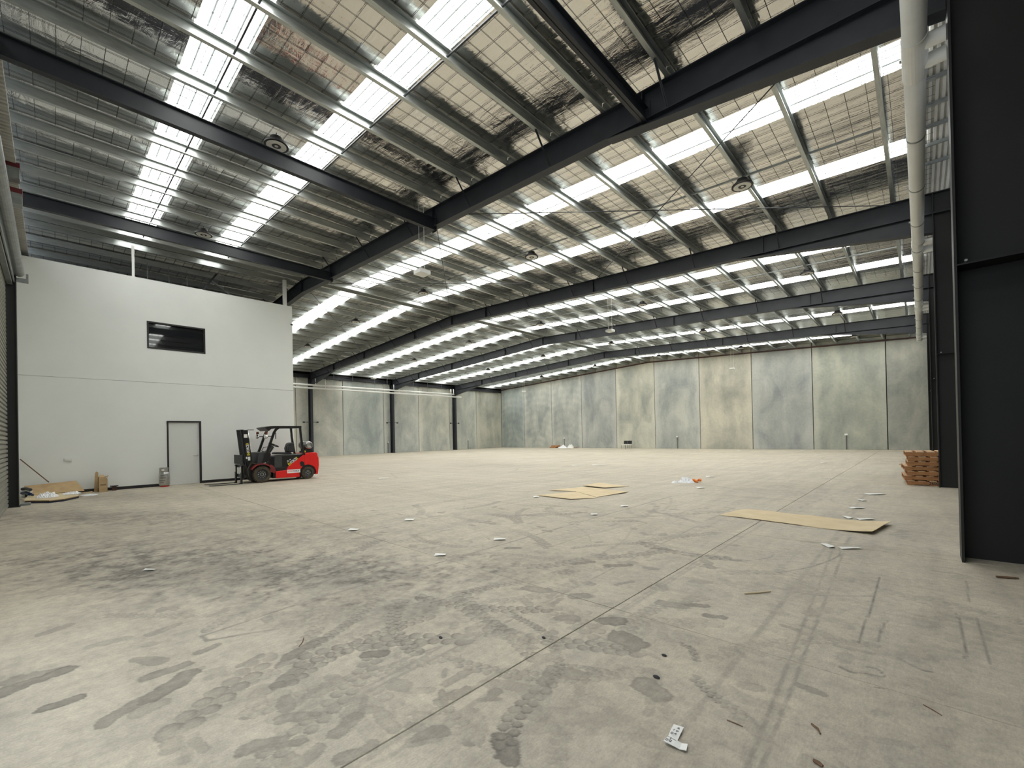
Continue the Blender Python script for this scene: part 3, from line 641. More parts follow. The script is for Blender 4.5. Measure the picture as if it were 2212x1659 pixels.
# ================================================================== LAMPS, HANGING BOXES, PIPES
def text_mb(s, size, org, rx, ry, depth=.002, sx=1.0, bold=.0):
    """flat lettering: org = left end of base line, rx = reading direction, ry = up direction"""
    cu = bpy.data.curves.new('lettering', 'FONT'); cu.body = s; cu.size = size; cu.offset = bold; cu.resolution_u = 2
    ob = bpy.data.objects.new('lettering', cu); COL.objects.link(ob)
    bpy.context.view_layer.update()
    me = ob.evaluated_get(bpy.context.evaluated_depsgraph_get()).to_mesh()
    rx, ry, org = Vector(rx).normalized(), Vector(ry).normalized(), Vector(org); nn = rx.cross(ry)
    mb = MB(); mb.add([org+rx*v.co.x*sx+ry*v.co.y+nn*depth for v in me.vertices], [tuple(p.vertices) for p in me.polygons])
    wdt = max((v.co.x for v in me.vertices), default=0)*sx
    ob.to_mesh_clear(); bpy.data.objects.remove(ob); bpy.data.curves.remove(cu)
    return mb, wdt

LX = [-2.93, -9.42, -15.65, -21.8, -28.2]; LYY = [3.16, 11.1, 19.05, 26.85, 34.4]
def lamp(loc, lab):
    t = thing('high_bay_lamp', loc, lab, 'lamp', 'round high bay lamps under the roof')
    x, y, z = loc
    MB().lathe(loc, (0,0,1), [(.0, .225), (.03, .225), (.05, .20), (.085, .17), (.10, .12), (.17, .11), (.18, .05)], 28).build('housing', M['black'], t)
    MB().lathe((x, y, z-.004), (0,0,1), [(.0, .185), (.004, .185), (.004, .085), (.0, .085)], 28, close=True).build('lens_ring', M['lens'], t)
    MB().lathe((x, y, z-.006), (0,0,1), [(.0, .035), (.004, .035)], 16).build('sensor', M['lens'], t)
    h = MB(); h.tube([(x, y, z+.17), (x, y, z+.215)], .009, 6)
    h.bar((x-.07, y, z+.16), (x, y, z+.225), .012, .012); h.bar((x+.07, y, z+.16), (x, y, z+.225), .012, .012); h.tube([(x, y, z+.215), (x+.02, y, z+.26), (x, y, ztop(x)+.045)], .007, 6)
    h.build('hook', M['steel'], t)
    return t
bayn = ['nearest bay', 'second bay', 'third bay', 'fourth bay', 'last bay']
coln = ['first from the right wall', 'second from the right wall', 'third from the right wall', 'fourth from the right wall', 'fifth from the right wall']
l0 = None
for j, y in enumerate(LYY):
    for i, x in enumerate(LX):
        if (j == 0 and i not in (1, 2)) or (j == 4 and i == 0 and False): continue
        lab = 'round black high bay lamp in the %s, %s' % (bayn[j], coln[i])
        if l0 is None: l0 = lamp((x, y, ztop(x)-.19), lab)
        else: copy_tree(l0, (x, y, ztop(x)-.19), 0, lab)

def hung_box(loc, lab):
    x, y, z = loc
    t = thing('hanging_box', loc, lab, 'fixture', 'white boxes hanging on rods')
    MB().box((x-.16, y-.16, z-.05), (x+.16, y+.16, z+.05)).build('box', M['white_pvc'], t, bevel=.008)
    for s in (-.08, .08): MB().tube([(x+s, y+s*.3, z+.04), (x+s, y+s*.3, ztop(x)+.06)], .007, 6).build('rod', M['white_pvc'], t)
for loc, lab in (((-9.55, 6.75, 5.86), 'white square box on two rods, the nearest, below the near portal frame'), ((-10.3, 17.6, 6.2), 'white square box on two rods in front of the third portal frame'),
                 ((-10.3, 35.3, 6.2), 'white box on two rods near the end wall, rightmost one'), ((-31.4, 35.2, 6.25), 'white box on two rods in the far left corner of the hall'), ((-31.5, 17.45, 6.25), 'white box on two rods above the white pipes at the left wall')):
    hung_box(loc, lab)

pr_ = thing('rainwater_pipe', (.03, 16, 6.07), 'thick white pipe running overhead along the right wall with branches', 'pipe')
PZ, PXc, PR = 6.15, .03, .113
MB().tube([(PXc, -.5, PZ), (PXc, 15, PZ), (PXc, 31.8, PZ)], PR, 24).build('main_pipe', M['white_pvc'], pr_, smooth=True)
for y in (7.27, 7.66, 15.08, 15.75, 22.9, 23.55, 30.68, 31.68):
    b = MB(); b.tube([(PXc, y, PZ), (PXc+.3, y, PZ), (XRC+.66, y, PZ)], .085, 18); b.build('branch_pipe', M['white_pvc'], pr_, smooth=True)
    b = MB(); b.lathe((PXc, y-.2, PZ), (0,1,0), [(0, PR+.012), (.4, PR+.012)], 24); b.build('tee_collar', M['white_pvc'], pr_)
    b = MB(); b.lathe((PXc+.36, y, PZ), (1,0,0), [(0, .094), (.14, .094)], 18); b.build('branch_collar', M['white_pvc'], pr_)
for k in range(16):
    y = 1.5+k*2.0
    b = MB(); b.lathe((PXc, y-.02, PZ), (0,1,0), [(0, PR+.006), (.04, PR+.006)], 20); b.bar((PXc-PR-.03, y, PZ+.03), (PXc-PR, y, PZ+.03), .03, .03); b.tube([(PXc, y, PZ+PR), (PXc, y, ztop(0)+.05)], .006, 6); b.build('pipe_clip', M['galv_d'], pr_)
pl = thing('pipe_pair', (-36.5, 18, 5.85), 'pair of slim white pipes running along the left concrete wall', 'pipe')
for z in (5.72, 5.98):
    MB().tube([(-36.5, 6.6, z-.02), (-36.5, 30.6 if z < 5.8 else 29.6, z+.03)], .072, 12).build('pipe', M['white_pvc'], pl, smooth=True)
for y, z in ((14.95, 5.98), (15.75, 5.72), (22.3, 5.98), (22.9, 5.72), (29.2, 5.98), (29.55, 5.98)):
    MB().tube([(-36.5, y, z), (-36.5, y, 6.55)], .04, 10).build('drop_pipe', M['white_pvc'], pl, smooth=True)
for y in (7.5, 10.5, 12.6, 16.5, 18.2, 20.3, 21.6, 24.5, 26.2, 28.0):
    MB().tube([(-36.5, y, 5.72), (-36.5, y, ztop(-36.5)+.06)], .009, 6).build('hanger_rod', M['galv_d'], pl)
for i, (y, w, lab) in enumerate(((1.86, .07, 'slim white post on top of the white wall, left one'), (6.58, .12, 'white post at the right end of the white wall top'))):
    t = thing('roof_post', (XW-.08, y, ZW), lab, 'post', 'posts between the white wall and the roof')
    MB().box((XW-.08-w/2, y-w/2, ZW), (XW-.08+w/2, y+w/2, ztop(XW)+.05)).build('post', M['white_pvc'], t)
    MB().box((XW-.14, y-w/2-.03, ZW), (XW-.02, y+w/2+.03, ZW+.012)).build('foot_plate', M['white_pvc'], t)
for i, (x, y, lab) in enumerate(((-28.24, FY[5]-.04, 'short wall post with white cap behind the rubbish heap'), (-15.8, FY[5]-.04, 'short wall post with white cap right of the two chairs'), (-3.82, FY[5]-.04, 'short wall post with white cap on the rightmost part of the end wall'),
                   (XLW+.05, 22.34, 'short wall post with white cap beside the middle left column'), (XLW+.05, 32.6, 'short wall post with white cap at the left wall near the corner'))):
    t = thing('wall_outlet_post', (x, y, 0), lab, 'post', 'capped posts along the concrete walls')
    MB().tube([(x, y, 0), (x, y, 1.0)], .035, 8).build('conduit', M['conduit'], t)
    MB().box((x-.09, y-.05, 1.0), (x+.09, y+.04, 1.12)).build('cap_box', M['paper'], t, bevel=.01)
t = thing('security_camera', (XW, YW-.05, 6.27), 'tiny dark camera on the upper right edge of the white wall', 'camera')
MB().lathe((XW, YW-.05, 6.27), (1,0,0), [(0, .035), (.03, .035), (.05, .02)], 12).build('mount', M['white_pvc'], t)
MB().lathe((XW+.045, YW-.05, 6.26), (.3,.9,-.3), [(-.03, .03), (.05, .03), (.06, .02)], 12).build('camera_body', M['black'], t)
t = thing('power_outlet', (XW, .29, 1.03), 'white double power outlet low on the white wall', 'outlet')
MB().box((XW, .20, .99), (XW+.03, .375, 1.075)).build('plate', M['paper'], t, bevel=.004)
for yy in (.245, .33): MB().box((XW+.03, yy-.03, 1.012), (XW+.036, yy+.03, 1.053)).build('socket', M['white_pvc'], t)

for i, (ya, yb, lab) in enumerate(((2.37, 2.37, 'thin hanging rod in the roof gap behind the white wall, leftmost'), (2.99, 2.99, 'thin hanging rod in the roof gap behind the white wall, second from left'), (3.53, 3.53, 'thin hanging rod in the roof gap behind the white wall, third from left'), (4.74, 4.74, 'thin hanging rod in the roof gap behind the white wall, rightmost'))):
    tag(MB().tube([(-20.2, ya, 6.89), (-20.2, yb, ztop(-20.2)+.05)], .009, 6).build('hanging_rod', M['galv_d']), lab, 'rod', 'hanging rods above the office')
for q, m_, lab in (([(-20.3, 4.30, 7.88), (-20.3, 5.75, 6.88)], 'galv', 'pale brace sloping down to the right in the roof gap above the white wall'), ([(-19.85, 4.40, 8.0), (-19.85, 3.75, 6.95)], 'steel', 'dark brace sloping down to the left in the roof gap above the white wall')):
    tag(MB().bar(q[0], q[1], .06, .06).build('roof_brace', M[m_]), lab, 'brace')

# ================================================================== FORKLIFT (nose towards -Y, left side towards the viewer)
fk = thing('forklift', (-17.45, 5.8, 0), 'red and black gas forklift parked beside the white wall', 'forklift')
X0, X1 = -18.0, -16.98
def B(mb, name, m, bevel=0, parent=None, smooth=False): return mb.build(name, m, parent or fk, bevel, smooth)
def arch(cy, cz, r, a0, a1, n=9): return [(cy+r*math.cos(R(a0+(a1-a0)*i/n)), cz+r*math.sin(R(a0+(a1-a0)*i/n))) for i in range(n+1)]
# lower frame and side panels
sp = [(5.49, .115), (6.30, .10)]+arch(6.62, .23, .315, 200, 118, 6)+[(6.47, .93), (6.30, .80), (5.90, .50), (5.86, .385), (5.48, .365)]
for xa, xb_ in ((X1-.05, X1), (X0, X0+.05)):
    mb = MB(); mb.prism(sp, 'x', xa, xb_); B(mb, 'side_panel', M['red'], .012)
mb = MB(); mb.prism([(5.42, .12), (6.9, .16), (6.9, .5), (6.4, .80), (5.92, .52), (5.86, .38), (5.42, .38)], 'x', X0+.05, X1-.05); B(mb, 'chassis', M['tblack'])
cw = [(6.475, .935), (6.58, .99), (6.93, 1.0), (6.99, .95), (7.0, .83), (7.035, .80), (7.045, .50), (6.995, .145), (6.885, .15)]+arch(6.62, .23, .305, -5, 118, 10)
mb = MB(); mb.prism(cw, 'x', X0+.01, X1-.01); B(mb, 'counterweight', M['red'], .03)
mb = MB(); mb.prism([(6.56, .46), (6.70, .46), (6.68, .60), (6.60, .66), (6.52, .60)], 'x', X1-.012, X1+.004); mb.v = [(a, b-.20, c+.03) for a, b, c in mb.v]; B(mb, 'tank_opening', M['black'])
# engine hood with black side swoosh
hd = [(5.455, .43), (5.455, .80), (5.50, .905), (5.56, .925), (6.38, .945), (6.47, .965), (6.30, .815), (5.91, .51), (5.87, .40)]
mb = MB(); mb.prism(hd, 'x', X0+.02, X1-.02); B(mb, 'engine_hood', M['tblack'], .015)
mb = MB(); mb.prism([(5.445, .50), (5.445, .80), (5.49, .90), (5.60, .92), (5.72, .90), (5.72, .5)], 'x', X0+.12, X1-.015); B(mb, 'hood_nose', M['vinyl'], .025)
mb = MB(); mb.prism([(5.10, .40), (5.10, .47), (5.30, .50), (5.48, .45), (5.86, .45), (5.86, .38), (5.42, .34)], 'x', X0+.06, X1-.03); B(mb, 'floor_plate', M['tblack'])
mb = MB(); mb.box((X1-.06, 5.44, .385), (X1-.01, 5.86, .50)); B(mb, 'step', M['tblack'], .01)
# front fenders and cowl
for xa, xb_ in ((X1-.20, X1+.01), (X0-.01, X0+.20)):
    o_ = arch(5.04, .285, .40, 150, 5, 12); i_ = arch(5.04, .285, .355, 5, 150, 12)
    mb = MB(); mb.prism(o_+i_, 'x', xa, xb_); B(mb, 'front_fender', M['dred'])
mb = MB(); mb.prism([(5.30, .36), (5.44, .30), (5.49, .36), (5.46, .50), (5.38, .60), (5.30, .62)], 'x', X1-.10, X1); B(mb, 'fender_tail', M['dred'], .01)
mb = MB(); mb.prism([(4.90, .62), (4.95, 1.07), (5.22, 1.08), (5.12, .72), (5.10, .60)], 'x', X0+.10, X1-.06); B(mb, 'cowl', M['dgrey'], .02)
mb = MB(); mb.prism([(4.72, .18), (4.78, .70), (5.2, .66), (5.4, .5), (5.4, .18)], 'x', X0+.22, X1-.22); B(mb, 'front_axle_housing', M['tblack'])
# dashboard, steering column, wheel, levers
mb = MB(); mb.prism([(5.16, .80), (5.20, 1.04), (5.30, 1.10), (5.40, 1.0), (5.36, .84), (5.25, .70)], 'x', -17.75, -17.15); B(mb, 'dashboard', M['black'], .02)
mb = MB(); mb.tube([(-17.5, 5.24, .78), (-17.5, 5.36, 1.02), (-17.5, 5.56, 1.27)], [.11, .10, .065], 12); B(mb, 'steering_column', M['black'], 0, None, True)
mb = MB(); c_ = Vector((-17.5, 5.60, 1.315)); ax = Vector((0, -.42, -.9)).normalized(); e1 = Vector((1,0,0)); e2 = ax.cross(e1)
ring = [c_+e1*.17*math.cos(2*math.pi*k/24)+e2*.17*math.sin(2*math.pi*k/24) for k in range(25)]
mb.tube(ring, .016, 8); mb.bar(ring[0], ring[12], .025, .015); mb.bar(c_, ring[6], .025, .015); B(mb, 'steering_wheel', M['black'])
mb = MB(); mb.tube([(-17.2, 5.22, 1.05), (-17.2, 5.10, 1.12), (-17.2, 5.16, 1.24), (-17.2, 5.30, 1.26)], .012, 6); B(mb, 'grab_handle', M['black'])
# seat
mb = MB(); mb.prism([(5.60, .97), (5.60, 1.03), (5.68, 1.05), (6.10, 1.03), (6.16, .97), (6.1, .955)], 'x', -17.76, -17.24); B(mb, 'seat_cushion', M['vinyl'], .02)
mb = MB(); mb.prism([(6.05, 1.02), (6.02, 1.18), (6.09, 1.36), (6.18, 1.40), (6.25, 1.36), (6.27, 1.04)], 'x', -17.72, -17.28); B(mb, 'seat_back', M['vinyl'], .03)
mb = MB(); mb.tube([(-17.2, 6.10, 1.06), (-17.2, 5.95, 1.10), (-17.2, 5.93, 1.24), (-17.2, 6.02, 1.32), (-17.2, 6.12, 1.30)], .018, 8); B(mb, 'hip_restraint', M['black'])
# overhead guard
gd = MB()
for x in (X1-.05, X0+.05):
    q = [(5.10, .70), (5.19, .98), (5.29, 1.26), (5.38, 1.53), (5.46, 1.76), (5.53, 1.88), (5.64, 1.955), (5.80, 1.975)]
    for (a, b), (c, d) in zip(q[:-1], q[1:]): gd.bar((x, a, b), (x, c+.004, d+.004), .06, .075)
    q = [(6.50, .90), (6.45, 1.2), (6.40, 1.55), (6.37, 1.95)]
    for (a, b), (c, d) in zip(q[:-1], q[1:]): gd.bar((x, a, b), (x, c, d+.004), .06, .085)
    gd.box((x-.035, 5.45, 1.935), (x+.035, 6.41, 2.01))
gd.bar((X0+.05, 6.385, 1.97), (X1-.05, 6.385, 1.97), .07, .075)
B(gd, 'overhead_guard', M['tblack'])
vs = MB(); vs.prism([(5.15, 1.965), (5.22, 1.89), (5.30, 1.83), (5.40, 1.93), (5.5, 1.95), (5.5, 2.012), (5.35, 2.005)], 'x', X0+.02, X1-.02); B(vs, 'guard_visor', M['tblack'], .008)
for k in range(6):
    x = X0+.17+k*.136; mb = MB(); mb.box((x-.012, 5.48, 1.955), (x+.012, 6.36, 2.0)); B(mb, 'roof_bar', M['tblack'])
# mast, tilted slightly forward
def mp(z): return 4.68-.105*(z-.2)
for xa in (-17.17, -17.73):
    mb = MB(); mb.prism([(mp(.12)-.02, .10), (mp(.12)+.16, .10), (mp(1.86)+.15, 1.86), (mp(1.86)-.02, 1.87)], 'x', xa-.035, xa+.035)
    mast_o = B(mb, 'mast_rail', M['tblack'])
    mb = MB(); xi = xa+(.05 if xa < -17.4 else -.05); mb.prism([(mp(.15)-.06, .15), (mp(.15)+.07, .15), (mp(1.87)+.06, 1.87), (mp(1.87)-.06, 1.88)], 'x', xi-.02, xi+.02); B(mb, 'inner_rail', M['dgrey'])
    mb = MB(); xi2 = xa+(.09 if xa < -17.4 else -.09); mb.tube([(xi2, mp(.2)+.17, .2), (xi2, mp(1.8)+.17, 1.8)], .026, 10); B(mb, 'lift_cylinder', M['chrome'], 0, None, True)
for z in (.3, 1.05, 1.82):
    mb = MB(); mb.box((-17.73, mp(z)+.10, z-.05), (-17.17, mp(z)+.15, z+.05)); B(mb, 'mast_crossmember', M['tblack'])
mb = MB(); mb.box((-17.15, mp(1.87)+.14, 1.862), (-17.12, mp(1.87)+.34, 1.886)); mb.box((-17.75, mp(1.87)-.05, 1.872), (-17.13, mp(1.87)+.02, 1.886)); B(mb, 'mast_top_plate', M['dgrey'])
for x in (-17.52, -17.38):
    mb = MB(); mb.bar((x, mp(.5)+.0, .5), (x, mp(1.8)+.0, 1.8), .025, .02); B(mb, 'lift_chain', M['dgrey'])
cr_ = MB(); cr_.box((-17.95, 4.46, .22), (-16.95, 4.54, .32)); cr_.box((-17.95, 4.46, .56), (-16.95, 4.54, .66)); cr_.box((-17.68, 4.54, .2), (-17.60, 4.66, .72)); cr_.box((-17.30, 4.54, .2), (-17.22, 4.66, .72)); B(cr_, 'carriage', M['tblack'])
bk = MB(); bk.box((-17.98, 4.43, .68), (-16.94, 4.455, 1.0)); B(bk, 'load_backrest', M['black'], .015)
for x in (-17.12, -17.78):
    mb = MB(); mb.prism([(3.50, .035), (4.36, .02), (4.41, .05), (4.41, .64), (4.455, .64), (4.455, .0), (4.36, -.0+.004), (3.50, .02)][::-1], 'x', x-.055, x+.055); B(mb, 'fork', M['tblack'])
    mb = MB(); mb.box((x-.06, 4.40, .40), (x+.06, 4.408, .60)); B(mb, 'fork_sticker', M['paper'])
hz = MB()
for x in (-17.02, -17.06): hz.tube([(x, 4.62, .25), (x, 4.60, .5), (x, 4.72, .72), (x, 4.9, .66)], .014, 6)
B(hz, 'hydraulic_hose', M['rubber'])
# wheels
def wheel(cx, cy, cz, r, w, out, lug):
    prof = [(-w/2, r*.66), (-w/2, r*.90), (-w*.36, r*.985), (w*.36, r*.985), (w/2, r*.90), (w/2, r*.66)]
    mb = MB(); mb.lathe((cx, cy, cz), (1,0,0), prof, 36, close=True)
    for k in range(lug):
        a = 2*math.pi*k/lug; da = .45*2*math.pi/lug
        for s0, s1, o in ((-w*.5, -.0, 0), (.0, w*.5, .5*2*math.pi/lug)):
            p = [(cx+xx, cy+rr_*math.cos(a+o+d), cz+rr_*math.sin(a+o+d)) for xx in (s0, s1) for d in (-da/2, da/2) for rr_ in (r*.93, r)]
            mb.add(p, [(0,1,3,2), (4,6,7,5), (0,4,5,1), (2,3,7,6), (1,5,7,3), (0,2,6,4)])
    ty = B(mb, 'tyre', M['rubber'])
    s = out
    mb = MB(); mb.lathe((cx, cy, cz), (s,0,0), [(-w*.45, r*.6), (w*.30, r*.66), (w*.40, r*.66), (w*.40, r*.60), (w*.22, r*.5), (w*.22, r*.2), (w*.34, r*.17), (w*.34, r*.02)], 30); mb.build('rim', M['dgrey'], ty)
    mb = MB()
    for k in range(10):
        a = 2*math.pi*k/10; mb.lathe((cx+s*w*.22, cy+r*.40*math.cos(a), cz+r*.40*math.sin(a)), (s,0,0), [(0, r*.042), (.025, r*.042)], 6)
    mb.build('wheel_nut', M['chrome'], ty)['kind'] = 'stuff'
    mb = MB(); mb.lathe((cx+s*w*.34, cy, cz), (s,0,0), [(0, r*.21), (.006, r*.21), (.006, r*.165), (0, r*.165)], 20, close=True); mb.build('hub_ring', M['alu'], ty)
wheel(-17.08, 5.04, .292, .292, .22, 1, 22); wheel(-17.92, 5.04, .292, .292, .22, -1, 22)
wheel(-17.06, 6.62, .232, .232, .16, 1, 20); wheel(-17.92, 6.62, .232, .232, .16, -1, 20)
# gas bottle on the counterweight
br = MB(); br.box((-17.70, 6.58, .99), (-17.10, 6.86, 1.05)); br.box((-17.66, 6.62, 1.05), (-17.60, 6.84, 1.13)); br.box((-17.2, 6.62, 1.05), (-17.14, 6.84, 1.13)); B(br, 'gas_bottle_cradle', M['tblack'])
gb = MB(); gb.lathe((-17.80, 6.71, 1.275), (1,0,0), [(0, .06), (.02, .13), (.07, .158), (.66, .158), (.71, .135), (.735, .07)], 28); gbo = B(gb, 'gas_bottle', M['alu'], 0, None, True)
gb = MB(); gb.lathe((-17.09, 6.71, 1.275), (1,0,0), [(0, .11), (.07, .11), (.07, .10), (.0, .10)], 24, close=True); gb.build('bottle_collar', M['alu'], gbo)
for x in (-17.62, -17.30):
    gb = MB(); gb.lathe((x, 6.71, 1.275), (1,0,0), [(0, .163), (.035, .163)], 28); gb.build('strap', M['black'], gbo)
mb = MB(); mb.bar((-17.1, 6.50, .97), (-17.1, 6.58, 1.06), .04, .05); B(mb, 'yellow_label_plate', M['yellow'])
# lamps, beacons, mirror, stickers
for x, yl, zl in ((X1-.02, 5.22, 1.635), (X0+.10, 5.20, 1.635)):
    mb = MB(); mb.lathe((x, yl-.02, zl), (0,-1,0), [(-.06, .02), (-.04, .055), (0, .078), (.05, .082), (.06, .07)], 20); lo_ = B(mb, 'work_lamp', M['chrome'])
    mb = MB(); mb.box((x-.015, yl+.0, zl-.015), (x+.015, yl+.22, zl+.015)); mb.build('lamp_bracket', M['black'], lo_)
    mb = MB(); mb.lathe((x, yl-.02, zl+.085), (0,0,1), [(0, .04), (.03, .045), (.08, .04), (.10, .02)], 14); mb.build('indicator', M['amber'], lo_)
mb = MB(); mb.lathe((X1-.02, 5.50, 1.65), (.1,.25,0), [(0, .085), (.02, .085)], 16); mb.v = [(a, b, 1.65+(c-1.65)*1.35) for a, b, c in mb.v]; B(mb, 'mirror', M['black'])
mb = MB(); mb.box((X0+.015, 6.36, 1.70), (X0+.018, 6.43, 1.86)); mb.box((X0+.082, 6.35, 1.70), (X0+.085, 6.41, 1.85)); B(mb, 'warning_sticker', M['yellow'])
tz = X1+.003
d_r = Vector((0, .78, .61)).normalized(); d_u = Vector((0, -.61, .78))
org = Vector((tz, 5.945, .535))
for s, m_ in (('EN', 'yellow'), ('FORCE', 'wletter'), ('R', 'yellow')):
    mb, w_ = text_mb(s, .145, org, d_r, d_u, .0, .56, .003); B(mb, 'lettering', M[m_]); org = org+d_r*(w_+.006)
mb, w_ = text_mb('35', .052, (tz, 5.972, .735), d_r, d_u, .0, .9, .002); B(mb, 'lettering', M['wletter'])
mb = MB(); mb.add([Vector((tz, 5.885, .66))+d_r*a+d_u*b for a, b in ((0, 0), (.09, 0), (.045, .07), (.02, .012), (.07, .012), (.045, .05))], [(0,1,4,3), (1,2,5,4), (2,0,3,5)]); B(mb, 'triangle_mark', M['wletter'])
mb = MB(); mb.box((X1, 5.875, .265), (X1+.003, 6.335, .395)); dc = B(mb, 'maker_plate', M['wletter'])
mb, w_ = text_mb('FORK', .085, (X1+.0035, 5.895, .305), (0,1,0.0), (0,.15,1), .0, .80, .001); mb.build('lettering', M['red'], dc)
mb, w2 = text_mb('FORCE', .085, (X1+.0035, 5.90+w_, .305), (0,1,0.0), (0,.15,1), .0, .80, .002); mb.build('lettering', M['ink'], dc)
mz = -17.134
d_r = Vector((0, -.105, 1)).normalized(); d_u = Vector((0, -1, -.105)).normalized()
org = Vector((mz, mp(.98)+.115, .98))
for s, m_ in (('EN', 'yellow'), ('FORCE', 'wletter'), ('R', 'yellow')):
    mb, w_ = text_mb(s, .12, org, d_r, d_u, .0, .72, .003); B(mb, 'lettering', M[m_]); org = org+d_r*(w_+.006)
for z0_, z1_, a, b, m_ in ((1.60, 1.72, .0, .11, 'paper'), (.80, .93, .03, .10, 'paper'), (.86, .93, -.03, .02, 'paper')):
    mb = MB(); mb.box((mz-.001, mp(z0_)+a, z0_), (mz+.002, mp(z0_)+b, z1_)); B(mb, 'mast_sticker', M[m_])

# ================================================================== THINGS ON THE FLOOR, LEFT
gx, gy = -18.60, 2.54
t = thing('gas_cylinder', (gx, gy, 0), 'silver gas cylinder with red foot ring standing left of the white door', 'gas cylinder')
MB().lathe((gx, gy, .035), (0,0,1), [(0, .09), (.02, .135), (.06, .15), (.40, .15), (.45, .135), (.49, .09), (.50, .05)], 32).build('body', M['alu'], t, smooth=True)
MB().lathe((gx, gy, 0), (0,0,1), [(0, .118), (.055, .118)], 28).build('foot_ring', M['redband'], t)
mb = MB(); n = 26
for k in range(n):
    a0, a1 = [2*math.pi*(k+j)/n for j in (0, 1)]
    if k in (3, 4, 5, 16, 17): continue
    q = [(gx+rr_*math.cos(a), gy+rr_*math.sin(a), z) for rr_ in (.128, .134) for a in (a0, a1) for z in (.46, .645)]
    mb.add(q, [(0,1,3,2), (4,6,7,5), (0,4,5,1), (2,3,7,6), (1,5,7,3), (0,2,6,4)])
mb.build('collar', M['alu'], t)
mb = MB(); mb.lathe((gx, gy, .53), (0,0,1), [(0, .03), (.05, .03), (.06, .05), (.08, .05)], 12); mb.box((gx+.03, gy-.02, .54), (gx+.08, gy+.02, .57)); mb.build('valve', M['chrome'], t)
MB().box((gx+.134, gy-.09, .545), (gx+.138, gy-.02, .60)).build('tag', M['paper'], t)
mb = MB()
for z, a0, a1 in ((.385, -.9, .0), (.37, -.9, -.1), (.31, -.95, .15), (.295, -.9, .1), (.225, -.95, .0), (.16, -1, -.2)):
    for k in range(6):
        a, b = a0+(a1-a0)*k/6, a0+(a1-a0)*(k+.8)/6
        mb.add([(gx+.1512*math.cos(q), gy+.1512*math.sin(q), zz) for q, zz in ((a, z), (b, z), (b, z+.011), (a, z+.011))], [(0,1,2,3)])
mb.build('stencil_marks', M['ink'], t)

t = thing('cardboard_box', (-18.55, 1.0, 0), 'tall open brown cardboard box against the white wall', 'box')
bx0, bx1, by0, by1, bh = -18.72, -18.42, .93, 1.125, .47
mb = MB(); mb.box((bx1-.006, by0, 0), (bx1, by1, bh)); mb.box((bx0, by0, 0), (bx0+.006, by1, bh)); mb.box((bx0, by0, 0), (bx1, by0+.006, bh)); mb.box((bx0, by1-.006, 0), (bx1, by1, bh)); mb.box((bx0, by0, 0), (bx1, by1, .006)); mb.build('carton', M['card'], t)
MB().prism([(by0-.10, 0), (by0-.015, 0), (by0+.0, .60), (by0-.045, .64), (by0-.075, .58)], 'x', -18.62, -18.612).build('side_flap', M['card'], t)
mb = MB(); mb.add([(bx1, by0, bh), (bx1, by1-.06, bh), (bx1-.09, by1-.08, bh+.06), (bx1-.09, by0+.03, bh+.06)], [(0,1,2,3)]); mb.add([(bx0, by1, bh), (bx1, by1, bh), (bx1-.02, by1+.035, bh+.02), (bx0+.02, by1+.035, bh+.02)], [(0,1,2,3)]); mb.build('top_flap', M['card'], t)
MB().box((bx1, by0+.03, .20), (bx1+.0015, by1-.03, .245)).build('print_band', M['card_e'], t)
tag(MB().tube([(bx1+.01, 1.09, .47), (bx1+.02, 1.13, .40), (bx1+.03, 1.165, .30), (bx1+.02, 1.15, .20)], .006, 6).build('loose_strap', M['paper']), 'thin pale strap hanging down the side of the brown box', 'strap')
t = thing('steel_stand', (-18.7, 1.30, 0), 'small dark steel offcut standing right of the brown box', 'offcut')
MB().box((-18.78, 1.245, 0), (-18.66, 1.35, .13)).build('stem', M['rust'], t)
MB().box((-18.80, 1.20, .13), (-18.62, 1.39, .155)).build('top_plate', M['steel'], t)
def sheet(name, pts, th, m, lab, cat, group=None, seg=None):
    mb = MB(); n = len(pts); dn = Vector((0,0,-th))
    a = [Vector(p) for p in pts]
    mb.add(a+[p+dn for p in a], [tuple(range(n)), tuple(range(2*n-1, n-1, -1))]+[(i, n+i, n+(i+1) % n, (i+1) % n) for i in range(n)])
    return tag(mb.build(name, m), lab, cat, group)
fb_ = thing('board_stack', (-16.9, 0, 0), 'stack of flat boards with dark edges on the floor beside the shutter post', 'boards')
o1 = [(-16.85, -.54), (-16.30, -.10), (-16.42, .16), (-17.05, .46), (-18.25, .42), (-18.3, -.52)]
for i, (z, m_, gr) in enumerate(((0, 'blue', .0), (.022, 'black', -.02), (.044, 'card_e', -.01), (.062, 'card', .0))):
    cx_ = sum(p[0] for p in o1)/6; cy_ = sum(p[1] for p in o1)/6
    mb = MB(); q = [(cx_+(a-cx_)*(1+gr)+.01*((i*7) % 3-1), cy_+(b-cy_)*(1+gr)+.008*((i*5) % 3-1)) for a, b in o1]
    mb.prism(q, 'z', z, z+.018); mb.build('board', M['card_l'] if m_ == 'card' else M[m_], fb_)
sheet('cardboard_sheet', [(-18.30, -.452, .088), (-18.44, .615, .088), (-18.80, .447, .385), (-18.80, -.612, .325)], .008, M['card'], 'tan cardboard sheet leaning against the white wall behind the film heap', 'cardboard')
tag(MB().tube([(-18.83, -.677, 1.1), (-18.70, -.39, .74), (-18.62, -.12, .40)], .014, 8).build('wooden_rod', M['stick']), 'thin brown rod leaning diagonally against the white wall', 'rod')
sheet('thin_board', [(-18.60, .50, .018), (-18.75, .63, .018), (-18.86, .80, .018), (-18.46, .80, .018)], .016, M['card_l'], 'thin pale board lying flat by the foot of the brown box', 'board')
